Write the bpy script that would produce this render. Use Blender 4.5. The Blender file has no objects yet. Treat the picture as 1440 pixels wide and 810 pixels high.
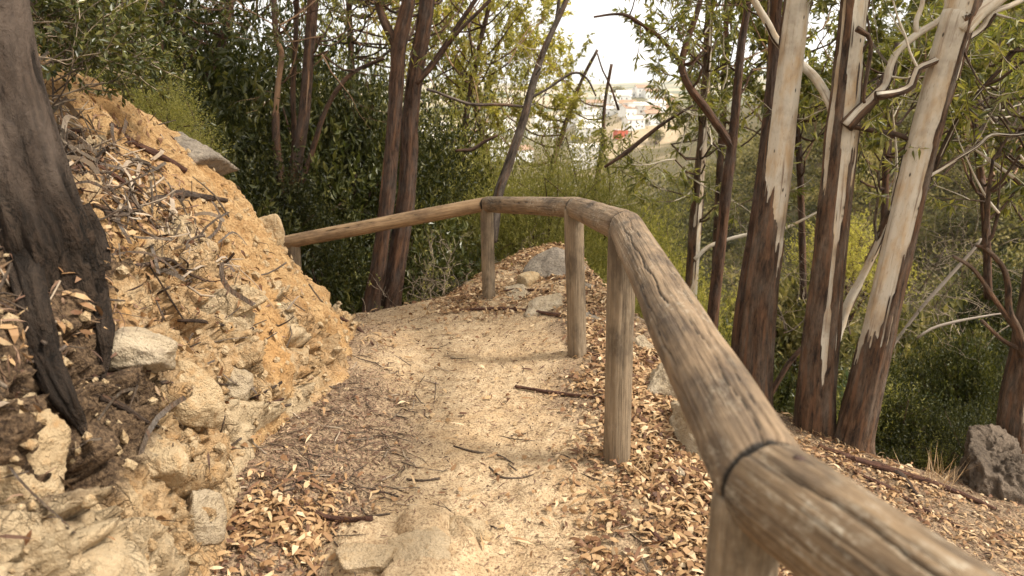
import bpy, math, random
import numpy as np
from mathutils import Vector
from mathutils.bvhtree import BVHTree

R = np.random.default_rng(7)
random.seed(7)
scene = bpy.context.scene
COL = scene.collection
PITCH = math.atan(280 / 1040.0)
CP, SP = math.cos(PITCH), math.sin(PITCH)
CAMZ = 1.5


def W(px, py, Y):
    """point of the place seen at photo pixel px,py and standing Y metres ahead"""
    u = (px - 720) / 1040.0
    v = (405 - py) / 1040.0
    t = Y / (CP + v * SP)
    return np.array([u * t, Y, CAMZ + t * (-SP + v * CP)])


def ray(px, py):
    u = (px - 720) / 1040.0
    v = (405 - py) / 1040.0
    return np.array([u, CP + v * SP, -SP + v * CP])


# ------------------------------------------------------------------ noise
def _h(ix, iy, iz, s):
    n = (ix.astype(np.int64) * 374761393 + iy.astype(np.int64) * 668265263 +
         iz.astype(np.int64) * 2147483647 + s * 1274126177) & 0xFFFFFFFF
    n = ((n ^ (n >> 13)) * 1274126177) & 0xFFFFFFFF
    n = ((n ^ (n >> 16)) * 2246822519) & 0xFFFFFFFF
    return ((n ^ (n >> 15)) & 0xFFFFFF) / float(0xFFFFFF)


def vn(x, y, z, s=0):
    x, y, z = np.broadcast_arrays(np.asarray(x, float), np.asarray(y, float), np.asarray(z, float))
    ix, iy, iz = np.floor(x), np.floor(y), np.floor(z)
    fx, fy, fz = x - ix, y - iy, z - iz
    fx = fx * fx * (3 - 2 * fx); fy = fy * fy * (3 - 2 * fy); fz = fz * fz * (3 - 2 * fz)
    r = 0
    for dx in (0, 1):
        wx = fx if dx else 1 - fx
        for dy in (0, 1):
            wy = fy if dy else 1 - fy
            for dz in (0, 1):
                wz = fz if dz else 1 - fz
                r = r + wx * wy * wz * _h(ix + dx, iy + dy, iz + dz, s)
    return r


def fbm(x, y, z=0.0, o=4, s=0):
    a, t, n = 0.5, 0.0, 0.0
    f = 1.0
    for k in range(o):
        t = t + a * vn(x * f + 17.37 * k + 5.31, y * f + 9.13 * k + 3.77, z * f + 4.71 * k + 8.23, s + k); n += a
        a *= 0.5; f *= 2.03
    return t / n - 0.5


def worley(x, y, z, s=0, facet=False):
    """F1, F2 and a random number per cell"""
    ix, iy, iz = np.floor(x), np.floor(y), np.floor(z)
    f1 = np.full(x.shape, 9.0); f2 = np.full(x.shape, 9.0); idr = np.zeros(x.shape); fac = np.zeros(x.shape)
    for dx in (-1, 0, 1):
        for dy in (-1, 0, 1):
            for dz in (-1, 0, 1):
                cx, cy, cz = ix + dx, iy + dy, iz + dz
                px = cx + _h(cx, cy, cz, s + 1); py = cy + _h(cx, cy, cz, s + 2); pz = cz + _h(cx, cy, cz, s + 3)
                d = np.sqrt((px - x) ** 2 + (py - y) ** 2 + (pz - z) ** 2)
                rr = _h(cx, cy, cz, s + 4)
                m = d < f1
                f2 = np.where(m, f1, np.minimum(f2, d))
                idr = np.where(m, rr, idr)
                fac = np.where(m, (x - px) * (rr - .5) * 2 + (y - py) * (_h(cx, cy, cz, s + 5) - .5) * 2 + (z - pz) * (_h(cx, cy, cz, s + 6) - .5) * 2, fac)
                f1 = np.where(m, d, f1)
    return (f1, f2, idr, fac) if facet else (f1, f2, idr)


def ss(a, b, x):
    t = np.clip((x - a) / (b - a), 0, 1)
    return t * t * (3 - 2 * t)


# ------------------------------------------------------------------ mesh builder
class MB:
    def __init__(self):
        self.v = []; self.q = []; self.t = []; self.n = 0; self.at = {}

    def add(self, v, q=None, t=None, **at):
        v = np.asarray(v, float).reshape(-1, 3)
        self.v.append(v)
        if q is not None and len(q): self.q.append(np.asarray(q, np.int64) + self.n)
        if t is not None and len(t): self.t.append(np.asarray(t, np.int64) + self.n)
        for k, a in at.items():
            self.at.setdefault(k, []).append((self.n, np.asarray(a, np.float32)))
        self.n += len(v)

    def build(self, name, mat, parent=None, smooth=True, loc=None):
        v = np.concatenate(self.v) if self.v else np.zeros((0, 3))
        if loc is not None: v = v - np.asarray(loc)
        q = np.concatenate(self.q) if self.q else np.zeros((0, 4), np.int64)
        t = np.concatenate(self.t) if self.t else np.zeros((0, 3), np.int64)
        me = bpy.data.meshes.new(name)
        me.vertices.add(len(v)); me.vertices.foreach_set('co', v.astype(np.float32).ravel())
        nl = len(q) * 4 + len(t) * 3
        me.loops.add(nl)
        me.loops.foreach_set('vertex_index', np.concatenate([q.ravel(), t.ravel()]).astype(np.int32))
        me.polygons.add(len(q) + len(t))
        st = np.concatenate([np.arange(len(q)) * 4, len(q) * 4 + np.arange(len(t)) * 3]).astype(np.int32)
        me.polygons.foreach_set('loop_start', st)
        if smooth is not None:
            me.polygons.foreach_set('use_smooth', np.full(len(q) + len(t), bool(smooth)))
        me.update(calc_edges=True)
        for k, parts in self.at.items():
            vec = parts[0][1].ndim == 2
            arr = np.zeros((len(v), 3) if vec else len(v), np.float32)
            for off, a in parts:
                if a.ndim == 0: raise ValueError(k)
                arr[off:off + len(a)] = a
            A = me.attributes.new(k, 'FLOAT_VECTOR' if vec else 'FLOAT', 'POINT')
            A.data.foreach_set('vector' if vec else 'value', arr.ravel())
        if mat: me.materials.append(mat)
        o = bpy.data.objects.new(name, me)
        COL.objects.link(o)
        if parent is not None: o.parent = parent
        return o


def tag(o, label=None, cat=None, group=None, kind=None):
    if label: o['label'] = label
    if cat: o['category'] = cat
    if group: o['group'] = group
    if kind: o['kind'] = kind
    return o


def empty(name, loc, label, cat, group=None):
    o = bpy.data.objects.new(name, None); COL.objects.link(o)
    o.location = loc; o.empty_display_size = 0.2
    return tag(o, label, cat, group)


def resample(P, Rr, step):
    P = np.asarray(P, float); Rr = np.asarray(Rr, float)
    if len(P) < 2: return P, Rr
    Q = np.vstack([2 * P[0] - P[1], P, 2 * P[-1] - P[-2]])
    out = []; ro = []
    for i in range(len(P) - 1):
        p0, p1, p2, p3 = Q[i], Q[i + 1], Q[i + 2], Q[i + 3]
        n = max(1, int(np.linalg.norm(p2 - p1) / step))
        t = np.linspace(0, 1, n, endpoint=False)[:, None]
        out.append(0.5 * ((2 * p1) + (-p0 + p2) * t + (2 * p0 - 5 * p1 + 4 * p2 - p3) * t ** 2 +
                          (-p0 + 3 * p1 - 3 * p2 + p3) * t ** 3))
        ro.append(Rr[i] + (Rr[i + 1] - Rr[i]) * t[:, 0])
    out.append(P[-1:]); ro.append(Rr[-1:])
    return np.vstack(out), np.concatenate(ro)


def frames(P):
    T = np.gradient(P, axis=0); T /= np.linalg.norm(T, axis=1)[:, None] + 1e-9
    up = np.array([0, 1.0, 0]) if abs(T[0, 2]) > .8 else np.array([0, 0, 1.0])
    N = np.zeros_like(P)
    n = up - T[0] * (up @ T[0]); n /= np.linalg.norm(n)
    for i in range(len(P)):
        n = n - T[i] * (n @ T[i]); n /= np.linalg.norm(n) + 1e-9
        N[i] = n
    return T, N, np.cross(T, N)


def tube(mb, P, rad, seg=8, step=0.1, disp=None, cap=True, s0=0.0, extra=None):
    P, rad = resample(P, rad, step)
    if len(P) < 2: return
    T, N, B = frames(P)
    L = np.concatenate([[0], np.cumsum(np.linalg.norm(np.diff(P, axis=0), axis=1))]) + s0
    th = np.linspace(0, 2 * np.pi, seg, endpoint=False)
    c, s = np.cos(th), np.sin(th)
    dirs = N[:, None, :] * c[None, :, None] + B[:, None, :] * s[None, :, None]
    rr = np.repeat(rad[:, None], seg, 1)
    bark = np.zeros_like(rr)
    if disp is not None:
        d, bark = disp(th[None, :], L[:, None], rr, dirs, P)
        rr = rr + d
    V = P[:, None, :] + dirs * rr[..., None]
    n = len(P)
    i = np.arange(n - 1)[:, None] * seg; j = np.arange(seg)[None, :]; j2 = (j + 1) % seg
    q = np.stack([i + j, i + j2, i + seg + j2, i + seg + j], -1).reshape(-1, 4)
    bk = np.stack([np.repeat(c[None] * 0.5, n, 0) * rad[:, None] * 2, np.repeat(s[None] * 0.5, n, 0) * rad[:, None] * 2,
                   np.repeat(L[:, None], seg, 1)], -1).reshape(-1, 3)
    V = V.reshape(-1, 3); t = None
    bark = (bark + np.zeros((n, seg))).reshape(-1)
    if cap:
        V = np.vstack([V, P[0], P[-1]]); k = len(V)
        bk = np.vstack([bk, bk[0] * [0, 0, 1], bk[-1] * [0, 0, 1]]); bark = np.concatenate([bark, [bark[0], bark[-1]]])
        jj = np.arange(seg); j3 = (jj + 1) % seg
        t = np.concatenate([np.stack([np.full(seg, k - 2), j3, jj], -1),
                            np.stack([np.full(seg, k - 1), (n - 1) * seg + jj, (n - 1) * seg + j3], -1)])
    mb.add(V, q, t, bk=bk, bark=bark)


def unit(a):
    return a / (np.linalg.norm(a, axis=-1, keepdims=True) + 1e-9)


def leaves(mb, C, D, N, ln, wd, fold=0.25, rnd=None, droop=0.0, curl=0.0):
    """lance-shaped leaves: base C, direction D, normal N"""
    n = len(C)
    if n == 0: return
    D = unit(D); S = unit(np.cross(D, N)); N = np.cross(S, D)
    ln = np.broadcast_to(ln, (n,))[:, None]; wd = np.broadcast_to(wd, (n,))[:, None]
    if np.ndim(curl) == 0 and curl == 0.0:
        m = C + D * ln * 0.45 - N * ln * droop * .2
        a = m + S * wd * 0.5 + N * wd * fold; b = m - S * wd * 0.5 + N * wd * fold
        V = np.stack([C, a, C + D * ln - N * ln * droop, b], 1).reshape(-1, 3)
        q = np.arange(n * 4).reshape(n, 4); t = None; k = 4
    else:
        cu = np.broadcast_to(curl, (n,))[:, None] if np.ndim(curl) else curl
        m1 = C + D * ln * 0.3 + N * ln * cu * .7; m2 = C + D * ln * 0.68 + N * ln * cu
        V = np.stack([C, m1 + S * wd * .5 + N * wd * fold, m1 - S * wd * .5 + N * wd * fold,
                      m2 + S * wd * .42 + N * wd * fold, m2 - S * wd * .42 + N * wd * fold, C + D * ln], 1).reshape(-1, 3)
        i = np.arange(n)[:, None] * 6
        q = (i + np.array([[1, 3, 4, 2]]))
        t = np.concatenate([i + np.array([[0, 1, 2]]), i + np.array([[3, 5, 4]])]); k = 6
    if rnd is None: rnd = R.random(n)
    mb.add(V, q, t, rnd=np.repeat(rnd, k))


# ------------------------------------------------------------------ materials
class NT:
    def __init__(self, name):
        self.m = bpy.data.materials.new(name); self.m.use_nodes = True
        self.t = self.m.node_tree; self.t.nodes.clear()
        self.out = self.n('ShaderNodeOutputMaterial')

    def n(self, ty, **kw):
        o = self.t.nodes.new(ty)
        for k, v in kw.items(): setattr(o, k, v)
        return o

    def l(self, a, b): self.t.links.new(a, b)

    def put(self, sock, v):
        if isinstance(v, bpy.types.NodeSocket): self.l(v, sock)
        elif v is not None:
            if sock.type == 'RGBA' and not isinstance(v, (int, float)): v = tuple(v) + (1,) if len(v) == 3 else v
            sock.default_value = v

    def attr(self, name, out='Vector'):
        return self.n('ShaderNodeAttribute', attribute_name=name).outputs[out]

    def obj(self): return self.n('ShaderNodeTexCoord').outputs['Object']

    def geo(self, o='Position'): return self.n('ShaderNodeNewGeometry').outputs[o]

    def mapv(self, vec, scale=(1, 1, 1), loc=(0, 0, 0)):
        m = self.n('ShaderNodeMapping'); self.l(vec, m.inputs[0])
        m.inputs['Scale'].default_value = scale; m.inputs['Location'].default_value = loc
        return m.outputs[0]

    def noise(self, vec, scale, det=4, rough=.55, dist=0.0, out=0):
        o = self.n('ShaderNodeTexNoise')
        self.l(vec, o.inputs['Vector'])
        o.inputs['Scale'].default_value = scale; o.inputs['Detail'].default_value = det
        o.inputs['Roughness'].default_value = rough; o.inputs['Distortion'].default_value = dist
        return o.outputs[out]

    def vor(self, vec, scale, feat='F1', out=0):
        o = self.n('ShaderNodeTexVoronoi', feature=feat)
        self.l(vec, o.inputs['Vector']); o.inputs['Scale'].default_value = scale
        return o.outputs[out]

    def ramp(self, f, stops, interp='LINEAR'):
        o = self.n('ShaderNodeValToRGB'); self.l(f, o.inputs[0]); e = o.color_ramp; e.interpolation = interp
        while len(e.elements) < len(stops): e.elements.new(.5)
        for el, (p, c) in zip(e.elements, stops):
            el.position = p; el.color = (c, c, c, 1) if isinstance(c, (int, float)) else (*c, 1)
        return o.outputs[0]

    def mix(self, f, a, b, mode='MIX'):
        o = self.n('ShaderNodeMix', data_type='RGBA', blend_type=mode)
        self.put(o.inputs[0], f); self.put(o.inputs[6], a); self.put(o.inputs[7], b)
        return o.outputs[2]

    def math(self, op, a, b=0.0, clamp=False):
        o = self.n('ShaderNodeMath', operation=op, use_clamp=clamp)
        self.put(o.inputs[0], a); self.put(o.inputs[1], b)
        return o.outputs[0]

    def bump(self, h, dist, strength=1.0, nrm=None):
        o = self.n('ShaderNodeBump'); self.l(h, o.inputs['Height'])
        o.inputs['Distance'].default_value = dist; o.inputs['Strength'].default_value = strength
        if nrm is not None: self.l(nrm, o.inputs['Normal'])
        return o.outputs[0]

    def pbr(self, col, rough=.9, nrm=None, spec=.3):
        o = self.n('ShaderNodeBsdfPrincipled')
        self.put(o.inputs['Base Color'], col); self.put(o.inputs['Roughness'], rough)
        o.inputs['Specular IOR Level'].default_value = spec
        if nrm is not None: self.l(nrm, o.inputs['Normal'])
        self.l(o.outputs[0], self.out.inputs[0])
        return self.m


def leaf_mat(name, c1, c2, c3, trans=.35, spec=.35, rough=.45, patch=1.2):
    t = NT(name)
    r = t.attr('rnd', 'Fac')
    col = t.ramp(r, [(0, c1), (.55, c2), (1, c3)])
    oi = t.n('ShaderNodeObjectInfo').outputs['Random']
    nz = t.noise(t.geo(), patch, 2)
    k = t.math('ADD', t.math('MULTIPLY', oi, .35), t.math('MULTIPLY', nz, 1.3))
    k = t.math('ADD', k, .22)
    vm = t.n('ShaderNodeVectorMath', operation='SCALE'); t.l(col, vm.inputs[0]); t.l(k, vm.inputs['Scale'])
    col = vm.outputs[0]
    p = t.n('ShaderNodeBsdfPrincipled'); t.l(col, p.inputs['Base Color'])
    p.inputs['Roughness'].default_value = rough; p.inputs['Specular IOR Level'].default_value = spec
    tr = t.n('ShaderNodeBsdfTranslucent')
    tc = t.mix(1.0, col, (1.25, 1.3, .7), 'MULTIPLY'); t.l(tc, tr.inputs[0])
    mx = t.n('ShaderNodeMixShader'); mx.inputs[0].default_value = trans
    t.l(p.outputs[0], mx.inputs[1]); t.l(tr.outputs[0], mx.inputs[2]); t.l(mx.outputs[0], t.out.inputs[0])
    return t.m


def bark_mat(name, pale, brown, dark, tan, fine=1.0, grey=(.27, .24, .21)):
    """attribute bark: 1 rough brown bark, 0 smooth pale wood"""
    t = NT(name)
    bk = t.attr('bk'); st = t.mapv(bk, (1, 1, .2))
    n1 = t.noise(st, 34 * fine, 6, .68, .4); n2 = t.noise(st, 100 * fine, 5, .65)
    n3 = t.noise(t.mapv(bk, (1, 1, .35)), 9, 4, .6)
    nb = t.noise(t.mapv(bk, (1, 1, 1.0), (7, 3, 1)), 5, 4, .6)
    m = t.math('ADD', t.attr('bark', 'Fac'), t.math('MULTIPLY', t.math('SUBTRACT', n1, .5), .5))
    m = t.ramp(m, [(.4, 0.0), (.55, 1.0)])
    b = t.mix(t.ramp(n1, [(.36, 0.0), (.62, 1.0)]), dark, brown)
    b = t.mix(t.ramp(n3, [(.45, 0.0), (.72, .8)]), b, grey)
    b = t.mix(t.ramp(n2, [(.3, .6), (.5, 0.0)]), b, dark)
    b = t.mix(t.ramp(t.noise(t.mapv(bk, (1, 1, .1), (2, 7, 1)), 22 * fine, 4, .6), [(.52, 0.0), (.64, .55)]), b, (.21, .105, .055))
    p = t.mix(t.ramp(n3, [(.46, 0.0), (.66, .9)]), pale, tan)
    p = t.mix(t.ramp(nb, [(.5, 0.0), (.75, .7)]), p, grey)
    p = t.mix(t.ramp(n2, [(.25, .7), (.42, 0.0)]), p, brown)
    p = t.mix(t.ramp(t.noise(t.mapv(bk, (1, 1, .06), (5, 5, 5)), 26 * fine, 4, .6), [(.56, 0.0), (.68, .75)]), p, brown)
    sp = t.vor(t.mapv(bk, (1, 1, .5)), 13)
    p = t.mix(t.ramp(sp, [(.05, .9), (.11, 0.0)]), p, dark)
    col = t.mix(m, p, b)
    h = t.math('MULTIPLY', t.math('ADD', n1, t.math('MULTIPLY', n2, .5)), t.math('ADD', t.math('MULTIPLY', m, .9), .1))
    return t.pbr(col, .85, t.bump(h, .022), .2)


def wood_mat(name, light, mid, dark, lichen=.5, fine=1.0):
    t = NT(name)
    bk = t.attr('bk')
    g = t.noise(t.mapv(bk, (1, 1, .035)), 130 * fine, 4, .6, .3)
    g2 = t.noise(t.mapv(bk, (1, 1, .08)), 32, 4, .55, .8)
    bl = t.noise(t.mapv(bk, (1, 1, .5), (3, 1, 5)), 9, 5, .65)
    col = t.mix(t.ramp(g2, [(.3, 0.0), (.7, 1.0)]), mid, light)
    col = t.mix(t.ramp(g, [(.3, .75), (.52, 0.0)]), col, dark)
    col = t.mix(t.ramp(bl, [(.46, 0.0), (.64, .75)]), col, dark)
    col = t.mix(t.ramp(t.noise(t.mapv(bk, (1, 1, .25), (1, 8, 3)), 14, 4, .6), [(.52, 0.0), (.7, .5)]), col, tuple(x * 1.35 for x in light))
    sp = t.noise(t.mapv(bk, (1, 1, .45), (9, 1, 2)), 75, 6, .75)
    mk = t.math('MULTIPLY', t.ramp(sp, [(.5, 0.0), (.66, .9)]), t.ramp(t.noise(t.mapv(bk, (1, 1, .6)), 6, 2), [(.45, 0.0), (.6, lichen)]))
    col = t.mix(mk, col, (.4, .34, .25))
    cr = t.attr('bark', 'Fac')
    col = t.mix(t.ramp(cr, [(.35, 0.0), (.8, 1.0)]), col, (.02, .015, .01))
    h = t.math('ADD', g, t.math('MULTIPLY', g2, .6))
    return t.pbr(col, .75, t.bump(h, .006), .3)


M = {}
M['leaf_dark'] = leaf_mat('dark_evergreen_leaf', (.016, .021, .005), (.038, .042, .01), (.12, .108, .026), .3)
M['leaf_light'] = leaf_mat('light_shrub_leaf', (.12, .12, .03), (.25, .23, .06), (.42, .36, .12), .42)
M['leaf_yellow'] = leaf_mat('yellowing_leaf', (.2, .18, .04), (.36, .31, .08), (.52, .42, .15), .6)
M['leaf_gum'] = leaf_mat('gum_tree_leaf', (.065, .07, .016), (.16, .155, .035), (.34, .29, .08), .48, .5, .38)
M['leaf_bush'] = leaf_mat('glossy_bush_leaf', (.038, .047, .012), (.08, .085, .022), (.19, .17, .05), .3, .5, .35)
M['leaf_scrub'] = leaf_mat('hillside_scrub_leaf', (.046, .045, .017), (.17, .15, .056), (.38, .3, .115), .3, .2, .6, .12)
M['leaf_grey'] = leaf_mat('grey_green_leaf', (.09, .13, .07), (.15, .2, .12), (.26, .32, .22), .35)
def crust_mat():
    t = NT('charred_shaded_bark')  # charred rough bark, toned down all over to hold the trunk's backlit shade
    bk = t.attr('bk'); st = t.mapv(bk, (1, 1, .4))
    n1 = t.noise(st, 28, 6, .65, .6); n2 = t.noise(t.mapv(bk, (1, 1, .7)), 85, 5, .65); n3 = t.noise(t.mapv(bk, (1, 1, .5)), 7, 4, .6); n4 = t.noise(t.mapv(bk, (1, 1, .06), (3, 3, 3)), 40, 5, .6)
    b = t.mix(t.ramp(n1, [(.36, 0.0), (.66, 1.0)]), (.007, .0055, .004), (.055, .036, .024))
    b = t.mix(t.ramp(n3, [(.5, 0.0), (.7, .5)]), b, (.09, .065, .046))
    b = t.mix(t.ramp(n2, [(.36, .8), (.5, 0.0)]), b, (.01, .008, .006))
    p = t.mix(t.ramp(n4, [(.36, 0.0), (.62, 1.0)]), (.016, .012, .009), (.062, .043, .031))
    p = t.mix(t.ramp(n3, [(.44, 0.0), (.6, .8)]), p, (.09, .066, .05))
    p = t.mix(t.ramp(n1, [(.32, .7), (.42, 0.0)]), p, (.04, .03, .024))
    m = t.math('ADD', t.attr('bark', 'Fac'), t.math('MULTIPLY', t.math('SUBTRACT', n1, .5), .6))
    m = t.ramp(m, [(.1, 0.0), (.9, 1.0)])
    h = t.math('MULTIPLY', t.math('ADD', n1, t.math('MULTIPLY', n2, .5)), t.math('ADD', t.math('MULTIPLY', m, .75), .25))
    return t.pbr(t.mix(m, p, b), .9, t.bump(h, .05), .15)


M['crust'] = crust_mat()
M['bark_brown'] = bark_mat('brown_stringy_bark', (.28, .17, .1), (.115, .062, .038), (.02, .013, .009), (.2, .1, .05), 1.0, (.12, .095, .08))
M['bark_gum'] = bark_mat('peeling_gum_bark', (.52, .455, .36), (.14, .08, .046), (.024, .017, .013), (.44, .3, .165), 1.2, (.19, .15, .115))
M['bark_big'] = bark_mat('old_gum_bark', (.27, .2, .155), (.075, .054, .04), (.014, .011, .009), (.19, .135, .1), .8, (.2, .17, .15))
M['twig'] = bark_mat('dry_twig', (.36, .28, .2), (.19, .135, .095), (.07, .05, .035), (.2, .14, .09), 3)
M['root'] = bark_mat('weathered_root', (.2, .15, .115), (.115, .082, .06), (.02, .015, .012), (.16, .12, .09), 1.2, (.2, .165, .135))
M['bark_grey'] = bark_mat('grey_flaky_bark', (.3, .25, .2), (.15, .115, .09), (.035, .026, .02), (.24, .19, .15), 1.2, (.24, .2, .17))
M['twig_dark'] = bark_mat('dark_rootlet', (.2, .14, .1), (.1, .066, .045), (.03, .02, .015), (.14, .09, .06), 3, (.14, .11, .09))
M['rail'] = wood_mat('weathered_log', (.265, .18, .105), (.175, .115, .066), (.045, .031, .021), .8)
M['rail_dark'] = wood_mat('mouldy_log', (.225, .15, .083), (.13, .085, .048), (.024, .017, .012), .9)
M['rail_new'] = wood_mat('warm_log', (.36, .235, .125), (.27, .165, .085), (.11, .065, .035), .1)
M['post'] = wood_mat('weathered_post', (.26, .19, .12), (.18, .13, .08), (.07, .05, .032), .3)


def litter_mat():
    t = NT('dry_leaf')
    r = t.attr('rnd', 'Fac')
    col = t.ramp(r, [(0, (.09, .04, .02)), (.22, (.17, .08, .035)), (.5, (.32, .185, .085)), (.78, (.46, .3, .15)), (1, (.62, .46, .28))])
    p = t.n('ShaderNodeBsdfPrincipled'); t.l(col, p.inputs['Base Color'])
    p.inputs['Roughness'].default_value = .6; p.inputs['Specular IOR Level'].default_value = .3
    tr = t.n('ShaderNodeBsdfTranslucent'); t.l(col, tr.inputs[0])
    mx = t.n('ShaderNodeMixShader'); mx.inputs[0].default_value = .15
    t.l(p.outputs[0], mx.inputs[1]); t.l(tr.outputs[0], mx.inputs[2]); t.l(mx.outputs[0], t.out.inputs[0])
    return t.m


M['litter'] = litter_mat()


def chip_mat():
    t = NT('bark_chip')
    r = t.attr('rnd', 'Fac')
    col = t.ramp(r, [(0, (.045, .028, .02)), (.35, (.12, .065, .042)), (.7, (.24, .15, .095)), (1, (.46, .33, .2))])
    return t.pbr(col, .8, None, .2)


M['chip'] = chip_mat()


def earth_mat():
    """trodden sandy path; attribute dirt: 1 brown humus (on the lower ledge also tree shade), 0 bare sand"""
    t = NT('sandy_earth')
    p = t.geo()
    d = t.attr('dirt', 'Fac')
    n1 = t.noise(p, 2.2, 6, .6); n2 = t.noise(p, 14, 6, .65); n3 = t.noise(p, 95, 4, .6); n4 = t.noise(p, 420, 2, .5)
    sand = t.mix(t.ramp(n2, [(.35, 0.0), (.65, 1.0)]), (.42, .29, .165), (.6, .45, .28))
    sand = t.mix(t.ramp(n1, [(.45, 0.0), (.7, .6)]), sand, (.46, .3, .155))
    sand = t.mix(t.ramp(n3, [(.38, .75), (.5, 0.0)]), sand, (.2, .125, .07))
    hum = t.mix(t.ramp(n2, [(.35, 0.0), (.62, 1.0)]), (.2, .135, .083), (.44, .31, .19))
    hum = t.mix(t.ramp(n3, [(.4, .8), (.55, 0.0)]), hum, (.07, .045, .03))
    f = t.math('ADD', d, t.math('MULTIPLY', t.math('SUBTRACT', n2, .5), 1.3))
    col = t.mix(t.ramp(f, [(.25, 0.0), (.75, 1.0)]), sand, hum)
    h = t.math('ADD', t.math('MULTIPLY', n2, 1.2), t.math('ADD', t.math('MULTIPLY', n3, .35), t.math('MULTIPLY', n4, .09)))
    return t.pbr(col, .95, t.bump(h, .03), .15)


def bank_mat():
    """attributes rock: 1 stone face; dirt: brown humus"""
    t = NT('sandstone_bank')
    p = t.geo()
    n1 = t.noise(p, 3, 6, .62); n2 = t.noise(p, 17, 6, .65); n3 = t.noise(p, 80, 5, .65); n4 = t.noise(p, 330, 3, .6)
    tilt = t.n('ShaderNodeMapping'); t.l(p, tilt.inputs[0]); tilt.inputs['Rotation'].default_value = (.2, .5, 0); tilt.inputs['Scale'].default_value = (2.5, 1, .5)
    ns = t.noise(tilt.outputs[0], 12, 5, .6)
    wv = t.n('ShaderNodeVectorMath', operation='ADD'); t.l(p, wv.inputs[0])
    nzc = t.n('ShaderNodeTexNoise'); t.l(p, nzc.inputs['Vector']); nzc.inputs['Scale'].default_value = 9; nzc.inputs['Detail'].default_value = 3
    sc_ = t.n('ShaderNodeVectorMath', operation='SCALE'); t.l(nzc.outputs[1], sc_.inputs[0]); sc_.inputs['Scale'].default_value = .09
    t.l(sc_.outputs[0], wv.inputs[1])
    fm = t.n('ShaderNodeMapping'); t.l(wv.outputs[0], fm.inputs[0]); fm.inputs['Rotation'].default_value = (.5, .15, 0); fm.inputs['Scale'].default_value = (1, 1.7, .8)
    ed1 = t.vor(fm.outputs[0], 12, 'DISTANCE_TO_EDGE'); ed2 = t.vor(fm.outputs[0], 34, 'DISTANCE_TO_EDGE')
    cc1 = t.n('ShaderNodeSeparateColor'); t.l(t.vor(fm.outputs[0], 12, 'F1', 1), cc1.inputs[0])
    cc2 = t.n('ShaderNodeSeparateColor'); t.l(t.vor(fm.outputs[0], 34, 'F1', 1), cc2.inputs[0])
    msk = t.ramp(t.noise(p, 7, 4), [(.48, 0.0), (.6, 1.0)])
    crk = t.math('MAXIMUM', t.ramp(ed1, [(.0, 1.0), (.035, 0.0)]), t.math('MULTIPLY', t.ramp(ed2, [(.0, 1.0), (.05, 0.0)]), .6))
    crk = t.math('MULTIPLY', crk, msk)
    soil = t.mix(t.ramp(n2, [(.35, 0.0), (.65, 1.0)]), (.38, .215, .09), (.58, .385, .19))
    soil = t.mix(t.ramp(n1, [(.5, 0.0), (.68, .8)]), soil, (.5, .28, .11))
    soil = t.mix(t.ramp(n3, [(.36, .75), (.5, 0.0)]), soil, (.22, .125, .055))
    rock = t.mix(t.ramp(ns, [(.35, 0.0), (.65, 1.0)]), (.33, .2, .09), (.52, .365, .2))
    rock = t.mix(t.ramp(n2, [(.5, 0.0), (.7, .7)]), rock, (.48, .275, .115))
    rock = t.mix(t.math('MULTIPLY', cc1.outputs[0], .45), rock, (.52, .3, .13))
    rock = t.mix(t.math('MULTIPLY', cc2.outputs[1], .3), rock, (.64, .52, .35))
    rock = t.mix(t.ramp(n1, [(.58, 0.0), (.7, .45)]), rock, (.46, .38, .28))
    rock = t.mix(t.ramp(n3, [(.32, .6), (.42, 0.0)]), rock, (.25, .17, .1))
    rock = t.mix(t.ramp(t.attr('tone', 'Fac'), [(.25, .35), (.45, 0.0)]), rock, (.46, .25, .1))
    rock = t.mix(t.ramp(t.attr('tone', 'Fac'), [(.72, 0.0), (.8, .5)]), rock, (.58, .47, .31))
    rock = t.mix(t.math('MULTIPLY', crk, .4), rock, (.2, .12, .06))
    rk = t.math('ADD', t.attr('rock', 'Fac'), t.math('MULTIPLY', t.math('SUBTRACT', n2, .5), .5))
    col = t.mix(t.ramp(rk, [(.35, 0.0), (.6, 1.0)]), soil, rock)
    dd = t.math('ADD', t.attr('dirt', 'Fac'), t.math('MULTIPLY', t.math('SUBTRACT', n2, .5), .7))
    hum = t.mix(t.ramp(n3, [(.4, 0.0), (.6, 1.0)]), (.06, .038, .024), (.2, .13, .075))
    col = t.mix(t.ramp(dd, [(.4, 0.0), (.7, 1.0)]), col, hum)
    h = t.math('ADD', n2, t.math('ADD', t.math('MULTIPLY', n3, .5), t.math('MULTIPLY', n4, .14)))
    fr = t.math('SUBTRACT', t.math('ADD', t.math('MULTIPLY', cc1.outputs[1], .5), t.math('MULTIPLY', cc2.outputs[0], .3)), t.math('MULTIPLY', crk, .45))
    h = t.math('ADD', h, t.math('MULTIPLY', fr, t.math('MULTIPLY', t.attr('rock', 'Fac'), .8)))
    return t.pbr(col, .95, t.bump(h, .036), .15)


def stone_mat(name, a, b, c):
    t = NT(name)
    p = t.geo(); n1 = t.noise(p, 5, 6, .62); n2 = t.noise(p, 28, 6, .65); n3 = t.noise(p, 160, 3, .6)
    col = t.mix(t.ramp(n1, [(.35, 0.0), (.65, 1.0)]), a, b)
    col = t.mix(t.ramp(n2, [(.5, 0.0), (.68, .8)]), col, c)
    col = t.mix(t.ramp(n3, [(.3, .35), (.42, 0.0)]), col, tuple(x * .5 for x in a))
    h = t.math('ADD', t.math('ADD', n2, t.math('MULTIPLY', n3, .2)), t.math('MULTIPLY', n1, 1.5))
    return t.pbr(col, .9, t.bump(h, .04), .2)


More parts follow.
